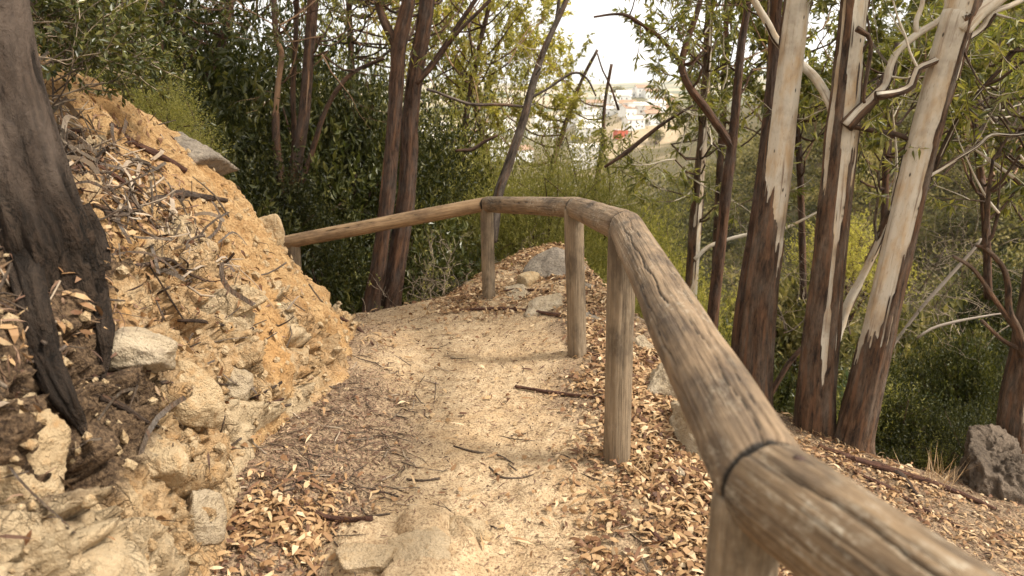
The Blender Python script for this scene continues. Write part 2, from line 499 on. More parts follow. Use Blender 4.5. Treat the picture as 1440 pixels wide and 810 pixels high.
M['earth'] = earth_mat(); M['bank'] = bank_mat()
M['stone_pale'] = stone_mat('pale_sandstone', (.44, .31, .17), (.58, .44, .27), (.42, .25, .11))
M['stone_grey'] = stone_mat('grey_weathered_stone', (.22, .18, .14), (.34, .28, .21), (.14, .115, .09))
M['stone_path'] = stone_mat('worn_path_stone', (.44, .32, .19), (.58, .44, .28), (.4, .27, .14))
M['stone_dark'] = stone_mat('furrowed_brown_stone', (.11, .082, .058), (.2, .15, .108), (.06, .045, .034))
M['stone_mix'] = stone_mat('lichen_stone', (.42, .32, .2), (.54, .44, .31), (.3, .23, .16))


def far_mat():
    t = NT('hill_ground')
    p = t.geo(); n1 = t.noise(p, .03, 6, .6); n2 = t.noise(p, .35, 6, .65); n3 = t.noise(p, 3, 5, .65)
    sc = t.mix(t.ramp(n2, [(.4, 0.0), (.6, 1.0)]), (.09, .07, .035), (.17, .12, .065))
    sc = t.mix(t.ramp(n3, [(.42, .7), (.56, 0.0)]), sc, (.07, .08, .03))
    sand = t.mix(t.ramp(n2, [(.4, 0.0), (.62, 1.0)]), (.34, .25, .15), (.42, .32, .21))
    sand = t.mix(t.ramp(n3, [(.55, 0.0), (.7, .5)]), sand, (.34, .28, .16))
    fld = t.mix(t.ramp(t.noise(p, .004, 5, .6), [(.42, 0.0), (.55, 1.0)]), (.12, .13, .08), (.38, .3, .19))
    col = t.mix(t.attr('sand', 'Fac'), sc, sand)
    col = t.mix(t.attr('field', 'Fac'), col, fld)
    return t.pbr(col, .95, t.bump(n3, .2), .1)


M['far'] = far_mat()


def plain(name, col, var=.15, rough=.85, scale=.8):
    t = NT(name); n = t.noise(t.geo(), scale, 5, .65)
    d = tuple(c * (1 - var * 2) for c in col)
    return t.pbr(t.mix(t.ramp(n, [(.4, 0.0), (.65, 1.0)]), d, col), rough, None, .25)


M['plaster'] = plain('white_plaster', (.8, .78, .74), .06)
M['red_wall'] = plain('red_wall', (.55, .12, .07), .1)
M['ochre_wall'] = plain('ochre_wall', (.62, .38, .25), .1)
M['roof'] = plain('terracotta_roof', (.42, .26, .17), .2)
M['roof_pale'] = plain('pale_roof', (.7, .64, .56), .1)
M['glass'] = plain('dark_window', (.06, .065, .07), .1, .2)
M['iron'] = plain('rusty_bolt', (.09, .05, .035), .3, .7, 60)

# ------------------------------------------------------------------ terrain
TY = [-60, -2, 1, 2, 2.85, 3.7, 4.6, 5.2, 5.5, 5.8, 6.3, 7.5, 9, 60]
TX = [-.8, -.8, -.86, -.9, -1.06, -.9, -1.02, -1.2, -1.45, -2.1, -3.1, -5, -7, -70]


def toe(y):
    y = np.asarray(y, float)
    w = .11 * fbm(y * 1.9, y * 0, 0.0, 2, 201) + .07 * fbm(y * 7, y * 0, 0.0, 3, 202)
    return sum(np.interp(y + k, TY, TX) for k in (-.16, -.08, 0, .08, .16)) / 5 + w * (np.abs(y) < 8)


P1 = np.array([(-60, -60), (1.0, -60), (1.0, 1), (.95, 2.2), (1.0, 3), (1.02, 3.8), (.86, 4.6), (.68, 5.5), (.55, 6.5), (.4, 7.1),
               (.1, 7.1), (-.3, 6.5), (-.55, 5.95), (-1.1, 5.85), (-1.9, 6.2), (-2.8, 6.9), (-5, 9), (-60, 64)])
P2 = np.array([(.5, -60), (.5, 4.4), (1.5, 4.95), (1.9, 4.8), (2.2, 4.35), (2.8, 4.15), (3.3, 4.4), (3.9, 5.2), (4.8, 5), (7, 3), (9, -60)])


def sd(x, y, P):
    x = np.asarray(x, float); y = np.asarray(y, float)
    d = np.full(x.shape, 1e9); ins = np.zeros(x.shape, bool)
    for i in range(len(P)):
        ax, ay = P[i]; bx, by = P[(i + 1) % len(P)]
        ex, ey = bx - ax, by - ay
        t = np.clip(((x - ax) * ex + (y - ay) * ey) / (ex * ex + ey * ey), 0, 1)
        d = np.minimum(d, (x - ax - ex * t) ** 2 + (y - ay - ey * t) ** 2)
        c = ((ay > y) != (by > y)) & (x < (bx - ax) * (y - ay) / (by - ay + 1e-12) + ax)
        ins ^= c
    return np.where(ins, -1, 1) * np.sqrt(d)


def fall(e):
    e = np.maximum(e + .12, 0)
    return np.maximum(26 * (1 - np.exp(-(e ** 1.15) / 24)) - .094, 0)


def gpath(x, y):
    r = ss(4.0, 6.0, y)
    g = -.03 * np.maximum(y - 3, 0) + .2 * (np.clip(x, -4, 1) + .15) * r
    g = g - .32 * np.maximum(-1.3 - x, 0) * ss(5.1, 5.7, y) * (x > -8)
    g = g + .07 * np.exp(-((x - .45) ** 2 / .2 + (y - 6.6) ** 2 / .6)) + .04 * np.exp(-((x - .6) ** 2 / .15 + (y - 4.3) ** 2 / 1))
    # worn hollow along the middle of the path
    g = g - .05 * np.exp(-(x + .15) ** 2 / .25) * (1 - ss(4.6, 5.6, y))
    g = g + .06 * ss(-.5, -.95, x) * (1 - ss(4.4, 5.4, y))
    return g


def bankh(d, y):
    near = np.interp(d, [0, .1, .34, .6, 1.1, 1.9, 4, 9, 70], [0, .34, .86, 1.1, 1.36, 1.75, 2.6, 4.2, 24])
    mid = np.interp(d, [0, .16, .5, .85, 1.3, 1.9, 4, 9, 70], [0, .24, .66, 1.12, 1.52, 1.8, 2.5, 4.2, 24])
    end = np.interp(d, [0, .3, .7, 1.5, 4, 9, 70], [0, .32, .78, 1.2, 2.0, 4, 24])
    a = ss(2.7, 3.6, y); b = ss(4.3, 5.3, y)
    return (near * (1 - a) + mid * a) * (1 - b) + end * b


def Zbase(x, y):
    x = np.asarray(x, float); y = np.asarray(y, float)
    wob = fbm(x * 1.3, y * 1.3, 3.3, 3, 5) * .35
    e1 = sd(x, y, P1) + wob * .5; e2 = sd(x, y, P2) + wob
    g = gpath(x, y) + bankh(np.maximum(toe(y) - x, 0), y)
    t1 = g - fall(np.maximum(e1, 0)) * (1 + .8 * ss(.2, .7, x))
    h2 = -.40 - .2 * (x - 1) - .08 * (y - 3)
    t2 = h2 - fall(np.maximum(e2, 0))
    return np.maximum(t1, t2)


def Znear(x, y):
    z = Zbase(x, y)
    z = z + fbm(x * 2.2, y * 2.2, 0, 3, 11) * .07 + fbm(x * 9, y * 9, 0, 4, 12) * .028 + fbm(x * 42, y * 42, 0, 3, 13) * .007
    return z


def Zfar(x, y):
    r = np.hypot(x, y); az = np.degrees(np.arctan2(x, y))
    z = Zbase(x, y)
    s = ss(6, 30, r)
    z = z + fbm(x * .12, y * .12, 0, 4, 21) * 3.0 * s
    fr = ss(-75, -50, az)
    hr = ss(7, 34, az) * (1 - ss(95, 130, az))
    hill = -24 + 36 * ss(28, 105, r) * hr + 12 * ss(100, 400, r) * hr + fbm(x * .03, y * .03, 0, 4, 22) * 9
    z = np.where(r > 22, np.maximum(z, hill * 1.0 - 60 * (1 - ss(20, 30, r))), z)
    # village spur
    zt = np.interp(y, [360, 420, 470, 620, 800, 1200], [-52, -35, -22, -4, -2, -10])
    q = np.exp(-((az - 9.6) / 5.2) ** 4) * ss(340, 420, y) * (1 - ss(1200, 2000, y))
    z = z * (1 - q) + (zt + fbm(x * .03, y * .03, 0, 3, 25) * 4) * q
    # open country falling away then low far ridges
    z = z - 14 * ss(150, 420, r) * (1 - ss(4, 10, az)) * (1 - ss(1500, 3000, r))
    z = z + ss(900, 3200, r) * (38 + 110 * np.clip(fbm(x * .0007, y * .0007, 0, 5, 23) + .05, -.1, .5))
    return z


def grid_mesh(mb, X, Y, Z, **at):
    nr, nc = X.shape
    V = np.stack([X, Y, Z], -1).reshape(-1, 3)
    i = np.arange(nr - 1)[:, None] * nc; j = np.arange(nc - 1)[None, :]
    q = np.stack([i + j, i + j + 1, i + nc + j + 1, i + nc + j], -1).reshape(-1, 4)
    mb.add(V, q, None, **{k: a.reshape(-1) for k, a in at.items()})


rows = np.concatenate([np.arange(-2, .9, .08), np.arange(.9, 5.9, .0095), np.arange(5.9, 7.4, .02), np.arange(7.4, 9.01, .08)])
cg = np.concatenate([np.arange(0, 2.3, .0095), 2.3 + np.cumsum(np.geomspace(.012, .12, 110))])
cb = np.concatenate([np.arange(0, .75, .0038), .75 + np.cumsum(np.geomspace(.006, .02, 120)), 2.2 + np.cumsum(np.geomspace(.03, .25, 45))])
YY, CG = np.meshgrid(rows, cg, indexing='ij')
XG = toe(YY) + CG
ZG = Znear(XG, YY)
# embedded stones pushing through the trodden earth
f1, f2, idr = worley(XG * 2.6, YY * 2.6, XG * 0 + .3, 31)
st = np.clip(.32 - f1, 0, 1) * (idr > .72)
ZG += ss(0, .3, st) * .05
f1b, f2b, idb = worley(XG * 11, YY * 11, XG * 0 + .3, 37)
ZG += np.clip(.35 - f1b, 0, 1) * (idb > .6) * .03
# smooth rock hump bottom centre (photo 560-640, 740)
hb = W(570, 745, 2.2)
hm = ((XG - hb[0]) / .26) ** 2 + ((YY - hb[1]) / .26) ** 2
fq, fq2, _ = worley(XG * 4.2, YY * 4.2, XG * 0 + .1, 91)
ZG += .10 * ss(1.5, .1, hm) * (.35 + .65 * ss(0, .22, fq2 - fq)) + .03 * ss(1.5, .5, hm) * fbm(XG * 12, YY * 12, 0, 3, 92)
pc = -.12 + .1 * np.sin(YY * 1.1)       # path centre line
pd = np.abs(XG - pc) - (.2 + .14 * ss(3, 5, YY))
DG = ss(-.15, .6, pd + fbm(XG * 2, YY * 2, 0, 5, 44) * .9)
DG = np.maximum(DG * .9, ss(.95, 1.3, XG))  # lower ledge fully brown: soil, with the trees' shade put into its colour
DG = DG * (1 - .55 * ss(4.3, 5.3, YY) * (XG < 0))
DG = DG * (1 - ss(1.5, .6, hm))

YB, CB = np.meshgrid(rows, cb, indexing='ij')
XB = toe(YB) - CB
ZB = Znear(XB, YB)


def grid_normals(X, Y, Z):
    P = np.stack([X, Y, Z], -1)
    a = np.gradient(P, axis=0); b = np.gradient(P, axis=1)
    n = np.cross(b, a); n = unit(n)
    return np.where(n[..., 2:3] < 0, -n, n)


NB = grid_normals(XB, YB, ZB)
env = ss(0, .05, CB)
# tilted beds of broken sandstone in the lower face
a, b = math.cos(.45), math.sin(.45)
U = (XB * a + ZB * b); V_ = (-XB * b + ZB * a)
wx = fbm(XB * 3, YB * 3, ZB * 3, 3, 51) * .35
AL = YB * .48 - ZB * .87 + XB * .2; AC = YB * .87 + ZB * .48
wy = fbm(XB * 8, YB * 8, ZB * 8, 3, 52) * .5
c1, c2, cid, cf = worley(AC * 5.5 + wx, AL * 2.7 + wx, XB * 4.0 + wy * .4, 53, True)
e1_, e2_, eid, ef = worley(AC * 15 + wy, AL * 7 + wy, XB * 11, 57, True)
s1_, s2_, sid = worley(YB * 36, XB * 36, ZB * 36, 58)
RM = fbm(XB * 2.2 + 4, YB * 2.2, ZB * 2.2, 4, 54) * 1.6 + .18 - .42 * ss(.6, 1.15, ZB) - .22 * ss(2.9, 4.2, YB)
rockm = ss(-.02, .12, RM)
ck1 = 1 - ss(0, .06, c2 - c1); ck2 = (1 - ss(0, .09, e2_ - e1_)) * ss(.3, .6, vn(XB * 4, YB * 4, ZB * 4, 68))
sawt = AC * 26 + wy * 1.5 + cid * 7
g1_, g2_, gid, gf = worley(AC * 38 + wy * 2, AL * 20 + wy, XB * 26, 67, True)
dsp = rockm * ((cid - .45) * .10 + cf * .08 - .085 * ck1 + (eid - .5) * .042 + ef * .055 - .04 * ck2 + gf * .01 + (gid - .5) * .003 - .003 * (1 - ss(0, .1, g2_ - g1_)) + (sawt - np.floor(sawt)) * .012 * (cid > .4))
dsp += (1 - rockm) * (fbm(XB * 6 + ZB * 4, YB * 8, ZB * 4, 6, 55) * .17 + (eid > .8) * np.clip(.5 - e1_, 0, 1) * .05 + np.clip(.5 - s1_, 0, 1) * (sid > .75) * .022)
dsp += fbm(XB * 3, YB * 3, ZB * 3, 4, 56) * .12 + fbm(AC * 34, AL * 18, XB * 30, 4, 59) * .024 + gf * .006
# gullies worn down the slope
dsp -= .05 * ss(.62, .8, vn(YB * 5, XB * .8, ZB * .8, 61)) * (1 - rockm * .5)
dsp *= env * (.35 + .65 * ss(2.6, 1.2, CB))
XB2 = XB + NB[..., 0] * dsp; YB2 = YB + NB[..., 1] * dsp; ZB2 = ZB + NB[..., 2] * dsp
# join the bank to the path along the toe
XB2[:, 0], YB2[:, 0], ZB2[:, 0] = XG[:, 0], YY[:, 0], ZG[:, 0]
NB2 = grid_normals(XB2, YB2, ZB2)
rift = ss(.66, .78, vn(AC * 2.2 + 3, AL * .6, XB * .5, 73)) * ss(2.4, 1.8, YB) * ss(1.0, .8, ZB)
XB2 = XB2 - rift * .07 * env * NB[..., 0]; ZB2 = ZB2 - rift * .02 * env
# humus where litter lies: upper left shelf and beside the big tree
DB = ss(.3, .75, fbm(XB * 2.5, YB * 2.5, ZB, 3, 66) + .9 * ss(3.0, 2.2, YB) * ss(.62, 1.0, ZB) + .55 * ss(1.3, 2.0, CB))
DB = np.maximum(DB, ss(.35, .7, fbm(XB * 3, YB * 3, ZB * 3, 4, 166) * 1.2 + .62 * ss(1.0, 1.25, ZB) * ss(3.9, 3.2, YB)) * .8)
DB = np.maximum(DB, ss(.5, .0, np.hypot(XB + 1.4, (YB - 1.8) * .9) - .22 + .3 * fbm(XB * 5, YB * 5, ZB * 5, 3, 167)) * ss(.3, .62, ZB))

mbg = MB(); grid_mesh(mbg, XG, YY, ZG, dirt=DG)
path = mbg.build('path', M['earth'])
tag(path, 'sandy trodden footpath on the ledge between bank and railing', None, None, 'structure')
mbb = MB(); grid_mesh(mbb, XB2, YB2, ZB2, rock=rockm, dirt=DB, tone=cid)
bank = mbb.build('bank', M['bank'])
tag(bank, 'crumbling ochre sandstone bank on the left of the path', None, None, 'structure')
NG = grid_normals(XG, YY, ZG)

# far ground as one polar sheet
az = np.radians(np.concatenate([np.linspace(-180, -50, 40, endpoint=False), np.linspace(-50, 50, 420, endpoint=False), np.linspace(50, 180, 41)]))
rr = np.concatenate([[.5], np.geomspace(2.0, 3500, 280)])
RR, AZ = np.meshgrid(rr, az, indexing='ij')
XF, YF = RR * np.sin(AZ), RR * np.cos(AZ)
ZF = Zfar(XF, YF)
inn = (XF - toe(YF) > -8.5) & (XF - toe(YF) < 7.5) & (YF > -1.8) & (YF < 8.7)
ZF = ZF - .6 * inn
vq = np.exp(-(((XF / np.maximum(YF, 1) - .16) / .06) ** 2 + ((YF - 450) / 90) ** 2))
sandm = ss(.12, .4, vq + fbm(XF * .02, YF * .02, 0, 3, 71) * .3)
azd = np.degrees(AZ)
sandm = np.maximum(sandm, ss(.1, .25, fbm(XF * .05, YF * .05, 0, 4, 72)) * .5 * (RR > 30) * (RR < 500) * (azd < 13))
fieldm = ss(350, 900, RR)
mbf = MB(); grid_mesh(mbf, XF, YF, ZF, sand=sandm, field=fieldm)
far = mbf.build('ground', M['far']); tag(far, None, None, None, 'structure')

# ray casting on the finished ground, to lay things down where they rest
_bv = []
for (X_, Y_, Z_) in ((XG, YY, ZG), (XB2, YB2, ZB2)):
    nr, nc = X_.shape
    i = np.arange(0, nr - 1)[:, None] * nc; j = np.arange(nc - 1)[None, :]
    q = np.stack([i + j, i + j + 1, i + nc + j + 1, i + nc + j], -1).reshape(-1, 4)
    _bv.append(BVHTree.FromPolygons(np.stack([X_, Y_, Z_], -1).reshape(-1, 3).tolist(), q.tolist()))


def hit(px, py):
    d = Vector(ray(px, py)); best = None
    for b_ in _bv:
        p, n, i, dist = b_.ray_cast(Vector((0, 0, CAMZ)), d)
        if p is not None and (best is None or dist < best[2]): best = (np.array(p), np.array(n), dist)
    if best is None: return None
    n = best[1]
    if n @ ray(px, py) > 0: n = -n
    return best[0], n


def down(x, y, z0=6):
    best = None
    for b_ in _bv:
        p, n, i, dist = b_.ray_cast(Vector((x, y, z0)), Vector((0, 0, -1)))
        if p is not None and (best is None or p[2] > best[2]): best = np.array(p)
    return best if best is not None else np.array([x, y, float(Zfar(np.array([x]), np.array([y]))[0])])


# ------------------------------------------------------------------ railing
RAILR = .066
J = [W(396, 342, 5.75), W(684, 287, 5.6), W(810, 292, 4.1), W(880, 319, 2.85), W(1077, 682, .93), np.array([.62, .1, 1.0])]
J[0] = J[0]
fence = empty('railing', (0.45, 2.85, 0), 'weathered round log railing with five posts along the drop side of the path', 'railing')


def crackline(th, L, cr):
    g = 0
    for (t0, a, w, l0, l1, k) in cr:
        c = t0 + a * np.sin(L * k + t0 * 3) + .06 * np.sin(L * 23 + t0)
        dth = np.abs((th - c + np.pi) % (2 * np.pi) - np.pi)
        m = ss(l0, l0 + .12, L) * (1 - ss(l1 - .12, l1, L))
        g = np.maximum(g, (1 - ss(w * .4, w, dth)) * m)
    return g


def log(name, A, B, ra, rb, n0, n1, mat, parent, seg=96, step=.012, cr=(), seed=0, gap=.002, round_ends=(False, False)):
    A = np.asarray(A, float); B = np.asarray(B, float)
    ax = B - A; Lt = np.linalg.norm(ax); ax = ax / Lt
    up = np.array([0, 0, 1.0]) if abs(ax[2]) < .9 else np.array([0, -1.0, 0])
    N = unit(up - ax * (up @ ax)); Bn = np.cross(ax, N)
    th = np.linspace(0, 2 * np.pi, seg, endpoint=False)
    n = max(8, int(Lt / step)); s = np.linspace(0, 1, n)
    dirs = N[None] * np.cos(th)[:, None] + Bn[None] * np.sin(th)[:, None]
    r = (ra + rb) / 2

    def cut(nrm, P0):
        if nrm is None: return np.zeros(seg)
        return -((dirs * r) @ nrm) / (ax @ nrm)
    sA = cut(n0, A) + gap; sB = Lt + cut(n1, B) - gap
    S = sA[None, :] + (sB - sA)[None, :] * s[:, None]
    TH = np.repeat(th[None], n, 0)
    rad = ra + (rb - ra) * S / Lt
    cx, sx = np.cos(TH), np.sin(TH)
    d = fbm(cx * 1.3 + seed, sx * 1.3, S * 2.2, 3, seed) * .010 + fbm(cx * 9, sx * 9, S * 5, 3, seed + 5) * .0035
    d = d + fbm(cx * 26, sx * 26, S * 3, 2, seed + 9) * .0018
    ck = crackline(TH, S, cr) if len(cr) else np.zeros_like(S)
    thin = ss(.6, .66, fbm(cx * 16, sx * 16, S * 2.2, 2, seed + 3) + .5) * ss(.4, .6, vn(cx * 3, sx * 3, S * 3, seed + 4))
    kn = np.exp(-(((TH - 1.0 - seed % 3 * .3) * r / .014) ** 2 + ((S - .45 - (seed % 5) * .1) / .018) ** 2))
    d = d - ck * .008 - thin * .0022
    dark = np.maximum(np.maximum(ck, thin * .5), kn * .5)
    d = d + kn * .004
    # rounded arris at both ends
    ed = np.minimum(S - sA[None], sB[None] - S)
    d = d - .008 * np.exp(-ed / .007)
    dark = np.maximum(dark, .9 * np.exp(-ed / .006))
    V = A + ax * S[..., None] + dirs[None] * (rad + d)[..., None]
    i = np.arange(n - 1)[:, None] * seg; j = np.arange(seg)[None, :]; j2 = (j + 1) % seg
    q = np.stack([i + j, i + j2, i + seg + j2, i + seg + j], -1).reshape(-1, 4)
    V = V.reshape(-1, 3)
    bk = np.stack([cx * r + seed, sx * r, S], -1).reshape(-1, 3)
    V = np.vstack([V, V[:seg].mean(0), V[-seg:].mean(0)])
    bk = np.vstack([bk, [seed, 0, 0], [seed, 0, Lt]]); dk = np.concatenate([dark.ravel(), [.2, .2]])
    jj = np.arange(seg); j3 = (jj + 1) % seg; k = len(V)
    t = np.concatenate([np.stack([np.full(seg, k - 2), j3, jj], -1), np.stack([np.full(seg, k - 1), (n - 1) * seg + jj, (n - 1) * seg + j3], -1)])
    mb = MB(); mb.add(V - np.array(parent.location), q, t, bk=bk, bark=dk)
    return mb.build(name, mat, parent)


for i in range(5):
    a_, b_ = J[i], J[i + 1]
    d = unit(b_ - a_)
    n0 = unit(d + unit(J[i] - J[i - 1])) if i > 0 else d
    n1 = unit(d + unit(J[i + 2] - J[i + 1])) if i < 4 else d
    cr = {4: [(.35, .10, .04, .0, .9, 2.1), (5.6, .15, .035, .1, .9, 3), (1.1, .1, .04, .25, .8, 2)],
          3: [(.55, .1, .035, .25, 1.3, 1.6), (5.9, .2, .03, .6, 2.1, 1.2), (1.2, .1, .035, .9, 1.6, 2), (.1, .1, .03, .0, .6, 2), (.2, .12, .03, 1.3, 2.0, 2.4)],
          2: [(.5, .1, .02, .1, 1.1, 2)], 1: [(1.2, .1, .02, .2, 1.2, 2)], 0: [(1.0, .1, .02, .3, 1.3, 2)]}[i]
    ra = [.054, .057, .06, RAILR, RAILR + .003][i]; rb = [.056, .06, RAILR, RAILR + .003, RAILR + .006][i]
    o = log('rail', a_, b_, ra, rb, n0, n1, M['rail_new'] if i == 0 else (M['rail_dark'] if i == 4 else M['rail']), fence, 128 if i > 2 else 64, .008 if i > 2 else .02, cr, i * 7 + 3,
            .0035 if i == 3 or i == 4 else .0025)
    if i == 0: o['label'] = 'newer orange-brown rail log sloping down behind the bank'

postfoot = [W(414, 470, 5.72), W(688, 430, 5.58), W(813, 489, 4.08), W(868, 645, 2.81), W(1066, 1080, .98)]
for i in range(5):
    f = postfoot[i]; topz = J[i][2] - (.01 if i else .0)
    xx, yy = [(J[0][0] + .09, J[0][1]), (postfoot[1][0], postfoot[1][1]), (postfoot[2][0], postfoot[2][1]), (postfoot[3][0] + .0, postfoot[3][1]), (J[4][0] - .018, J[4][1] + .01)][i]
    zb = down(xx, yy)[2] - .12
    rad = [.05, .05, .054, .055, .05][i]
    top = [J[0][0] + .09, yy, topz - .01] if i == 0 else [J[i][0] - (.0 if i < 2 else .012), J[i][1] - .0, topz + .012]
    n1 = None
    if i == 4: top = [J[4][0] - .02, J[4][1] + .012, topz]
    o = log('post', (xx, yy, zb), top, rad * 1.02, rad, None, None, M['post'], fence, 64, .012,
            [(2.9 + .3 * i, .04, .05, .0, 3, 1.0), (3.9, .1, .03, .2, .8, 2)] if i in (2, 3) else [(2.2, .05, .05, .0, 3, 1)], 60 + i * 9)
# rusty nail head in the near rail
mb = MB()
pc_ = J[4] + unit(J[5] - J[4]) * .06 + np.array([.0, 0, RAILR + .004])
th = np.linspace(0, 2 * np.pi, 16, endpoint=False)
ring = np.stack([np.cos(th) * .009, np.sin(th) * .009, 0 * th], -1)
mb.add(np.vstack([pc_ + ring - [0, 0, .01], pc_ + ring * .9, [pc_ + [0, 0, .0015]]]) - np.array(fence.location),
       [[i, (i + 1) % 16, 16 + (i + 1) % 16, 16 + i] for i in range(16)], [[16 + i, 16 + (i + 1) % 16, 32] for i in range(16)])
mb.build('nail', M['iron'], fence)

# ------------------------------------------------------------------ stones
def rock(name, c, size, seed, mat, label, cat='rock', group=None, rot=None, subd=40, furrow=.0):
    """an angular stone: a sphere squeezed by random planes and roughened"""
    rg = np.random.default_rng(seed)
    n = subd
    u = np.linspace(0, np.pi, n); w = np.linspace(0, 2 * np.pi, 2 * n, endpoint=False)
    U_, W_ = np.meshgrid(u, w, indexing='ij')
    D = np.stack([np.sin(U_) * np.cos(W_), np.sin(U_) * np.sin(W_), np.cos(U_)], -1)
    r = np.ones(D.shape[:2]) * 1.15
    for k in range(11):
        pn = unit(rg.normal(size=3)); h = rg.uniform(.5, .85)
        dd = D @ pn
        r = np.minimum(r, np.where(dd > .05, h / np.maximum(dd, .05), 9))
    r = r + fbm(D[..., 0] * 2 + seed, D[..., 1] * 2, D[..., 2] * 2, 4, seed % 97) * .25 + fbm(D[..., 0] * 9 + seed, D[..., 1] * 9, D[..., 2] * 9, 3, seed % 89) * .06
    r = r - furrow * np.abs(fbm(D[..., 0] * 5 + 3, D[..., 1] * 5, D[..., 2] * 1.6, 4, 7)) * 2 + furrow * .2
    r = r + fbm(D[..., 0] * 22, D[..., 1] * 22, D[..., 2] * 22 + seed, 3, 17) * .03
    V = D * r[..., None] * np.array(size) * .5 / .95
    a_ = rot if rot is not None else rg.uniform(0, 6.28)
    ca, sa = math.cos(a_), math.sin(a_)
    V = np.stack([V[..., 0] * ca - V[..., 1] * sa, V[..., 0] * sa + V[..., 1] * ca, V[..., 2]], -1)
    m = 2 * n
    i = np.arange(n - 1)[:, None] * m; j = np.arange(m)[None, :]; j2 = (j + 1) % m
    q = np.stack([i + j, i + m + j, i + m + j2, i + j2], -1).reshape(-1, 4)
    mb = MB(); mb.add(V.reshape(-1, 3), q)
    o = mb.build(name, mat, None, True); o.location = c
    return tag(o, label, cat, group)


ROCKS = [
    # px, py, size, material, depth sink, label
    (268, 205, (.62, .50, .34), 'stone_grey', .10, 'large grey boulder jutting from the crest of the left bank'),
    (374, 316, (.16, .30, .26), 'stone_pale', .05, 'pale flat slab at the end of the bank beside the left rail end'),
    (255, 575, (.15, .24, .25), 'stone_pale', .06, 'tan block standing out of the bank face above its foot'),
    (350, 432, (.17, .2, .16), 'stone_pale', .04, 'angular pale block in the middle of the bank face'),
    (330, 545, (.16, .16, .2), 'stone_mix', .05, 'white and grey stone in the bank beside the twig litter'),
    (205, 500, (.2, .2, .17), 'stone_mix', .05, 'cracked pale stone beside the big tree root on the bank'),
    (425, 510, (.2, .22, .17), 'stone_pale', .05, 'orange tan slab at the toe of the bank beyond the twig litter'),
    (292, 735, (.14, .16, .24), 'stone_mix', .05, 'long grey-topped block low in the bank at bottom left'),
    (25, 690, (.2, .2, .34), 'stone_pale', .04, 'pale rock at the bottom left corner of the bank'),
    (328, 690, (.12, .14, .2), 'stone_pale', .04, 'square tan stone at the foot of the bank above the leaf pile'),
    (230, 660, (.15, .2, .14), 'stone_pale', .05, 'flat pale stone in the lower bank face'),
    (770, 428, (.46, .34, .24), 'stone_mix', .02, 'white and orange rock in the leaves between the second and third posts'),
    (782, 380, (.62, .5, .42), 'stone_grey', .06, 'grey rock on the crest of the leafy mound'),
    (732, 410, (.44, .32, .2), 'stone_mix', .03, 'low pale rock on the leafy mound right of the second post'),
    (838, 458, (.62, .8, .24), 'stone_grey', .07, 'flat grey rock ledge behind the third post'),
    (742, 398, (.3, .25, .2), 'stone_pale', .02, 'tan rock at the top of the mound beside the second post'),
    (812, 412, (.4, .5, .36), 'stone_grey', .02, 'grey stone sloping down to the drop between third and fourth posts'),
    (905, 488, (.12, .12, .12), 'stone_mix', .02, 'small white stone at the drop right of the fourth post'),
    (940, 540, (.34, .4, .26), 'stone_mix', .05, 'pale rock at the cliff edge beside the near rail'),
    (988, 612, (.3, .6, .4), 'stone_mix', .09, 'weathered pale rock outcrop half under the near rail'),
    (885, 652, (.2, .16, .07), 'stone_mix', .02, 'flat grey stone at the foot of the fourth post'),
    (925, 640, (.12, .1, .07), 'stone_mix', .02, 'small round stone in dry leaves right of the fourth post'),
    (683, 752, (.12, .15, .09), 'stone_pale', .03, 'half buried tan stone on the near path among brown chips'),
    (590, 768, (.30, .30, .13), 'stone_path', .05, 'smooth worn stone slab in the near path, largest of the worn slabs'),
    (640, 742, (.16, .2, .09), 'stone_path', .04, 'smooth worn stone between the large worn slab and the brown chips'),
    (520, 778, (.2, .22, .08), 'stone_path', .03, 'flat worn stone left of the large worn slab'),
    (545, 722, (.14, .16, .06), 'stone_path', .03, 'small worn stone beside the curved red-brown stick'),
    (955, 668, (.06, .08, .07), 'stone_mix', .01, 'small upright white stone among dry leaves'),
]
EXPL = {812: 5.6, 838: 4.72, 905: 4.2, 940: 3.62, 988: 3.0}
for k, (px, py, sz, mt, sink, lab) in enumerate(ROCKS):
    if px in EXPL:
        rock('rock', W(px, py, EXPL[px]), sz, 100 + k, M[mt], lab, rot=.3, subd=60)
        continue
    h_ = hit(px, py)
    if h_ is None: h_ = (W(px, py, 5.5), np.array([0, 0, 1.0]))
    p, n = h_
    c = p - n * (sink * .5 + min(sz) * .12)
    rock('rock', c, sz, 100 + k, M[mt], lab)
rock('boulder', W(1400, 680, 4.05) + [.1, .15, -.1], (.62, .55, .62), 303, M['stone_dark'], 'furrowed grey boulder on the lower ledge at the right edge', 'boulder', subd=110, furrow=.4)
rock('rock', W(1412, 722, 3.75) + [0, 0, -.03], (.2, .15, .12), 305, M['stone_mix'], 'small tan stone in front of the furrowed boulder')

# ------------------------------------------------------------------ sticks laid on the ground
def stick(pts, wpx, label, mat='twig', name='stick', lift=.3, bark=1.0, gname=None):
    if mat == 'twig' and ('root' in label or 'bank' in label): mat = 'twig_dark'
    P = []; rad = []
    for k, (px, py) in enumerate(pts):
        h_ = hit(px, py)
        if h_ is None: continue
        p, n = h_
        w = wpx if np.isscalar(wpx) else wpx[k]
        r = w / 1040 * np.linalg.norm(p - [0, 0, CAMZ]) / 2
        P.append(p + n * r * (.6 + lift)); rad.append(r)
    if len(P) < 2: return
    mb = MB()
    sd_ = random.random() * 50
    tube(mb, P, rad, 10, .02, lambda th, L, rr, dirs, PP: (fbm(np.cos(th) * 1.5 + sd_, np.sin(th) * 1.5, L * 22, 3, 3) * rr * .7 + 0 * th, np.full(rr.shape, bark)))
    o = mb.build(name, M[mat], None)
    tag(o, label, 'stick' if name == 'stick' else name, gname)
    return o


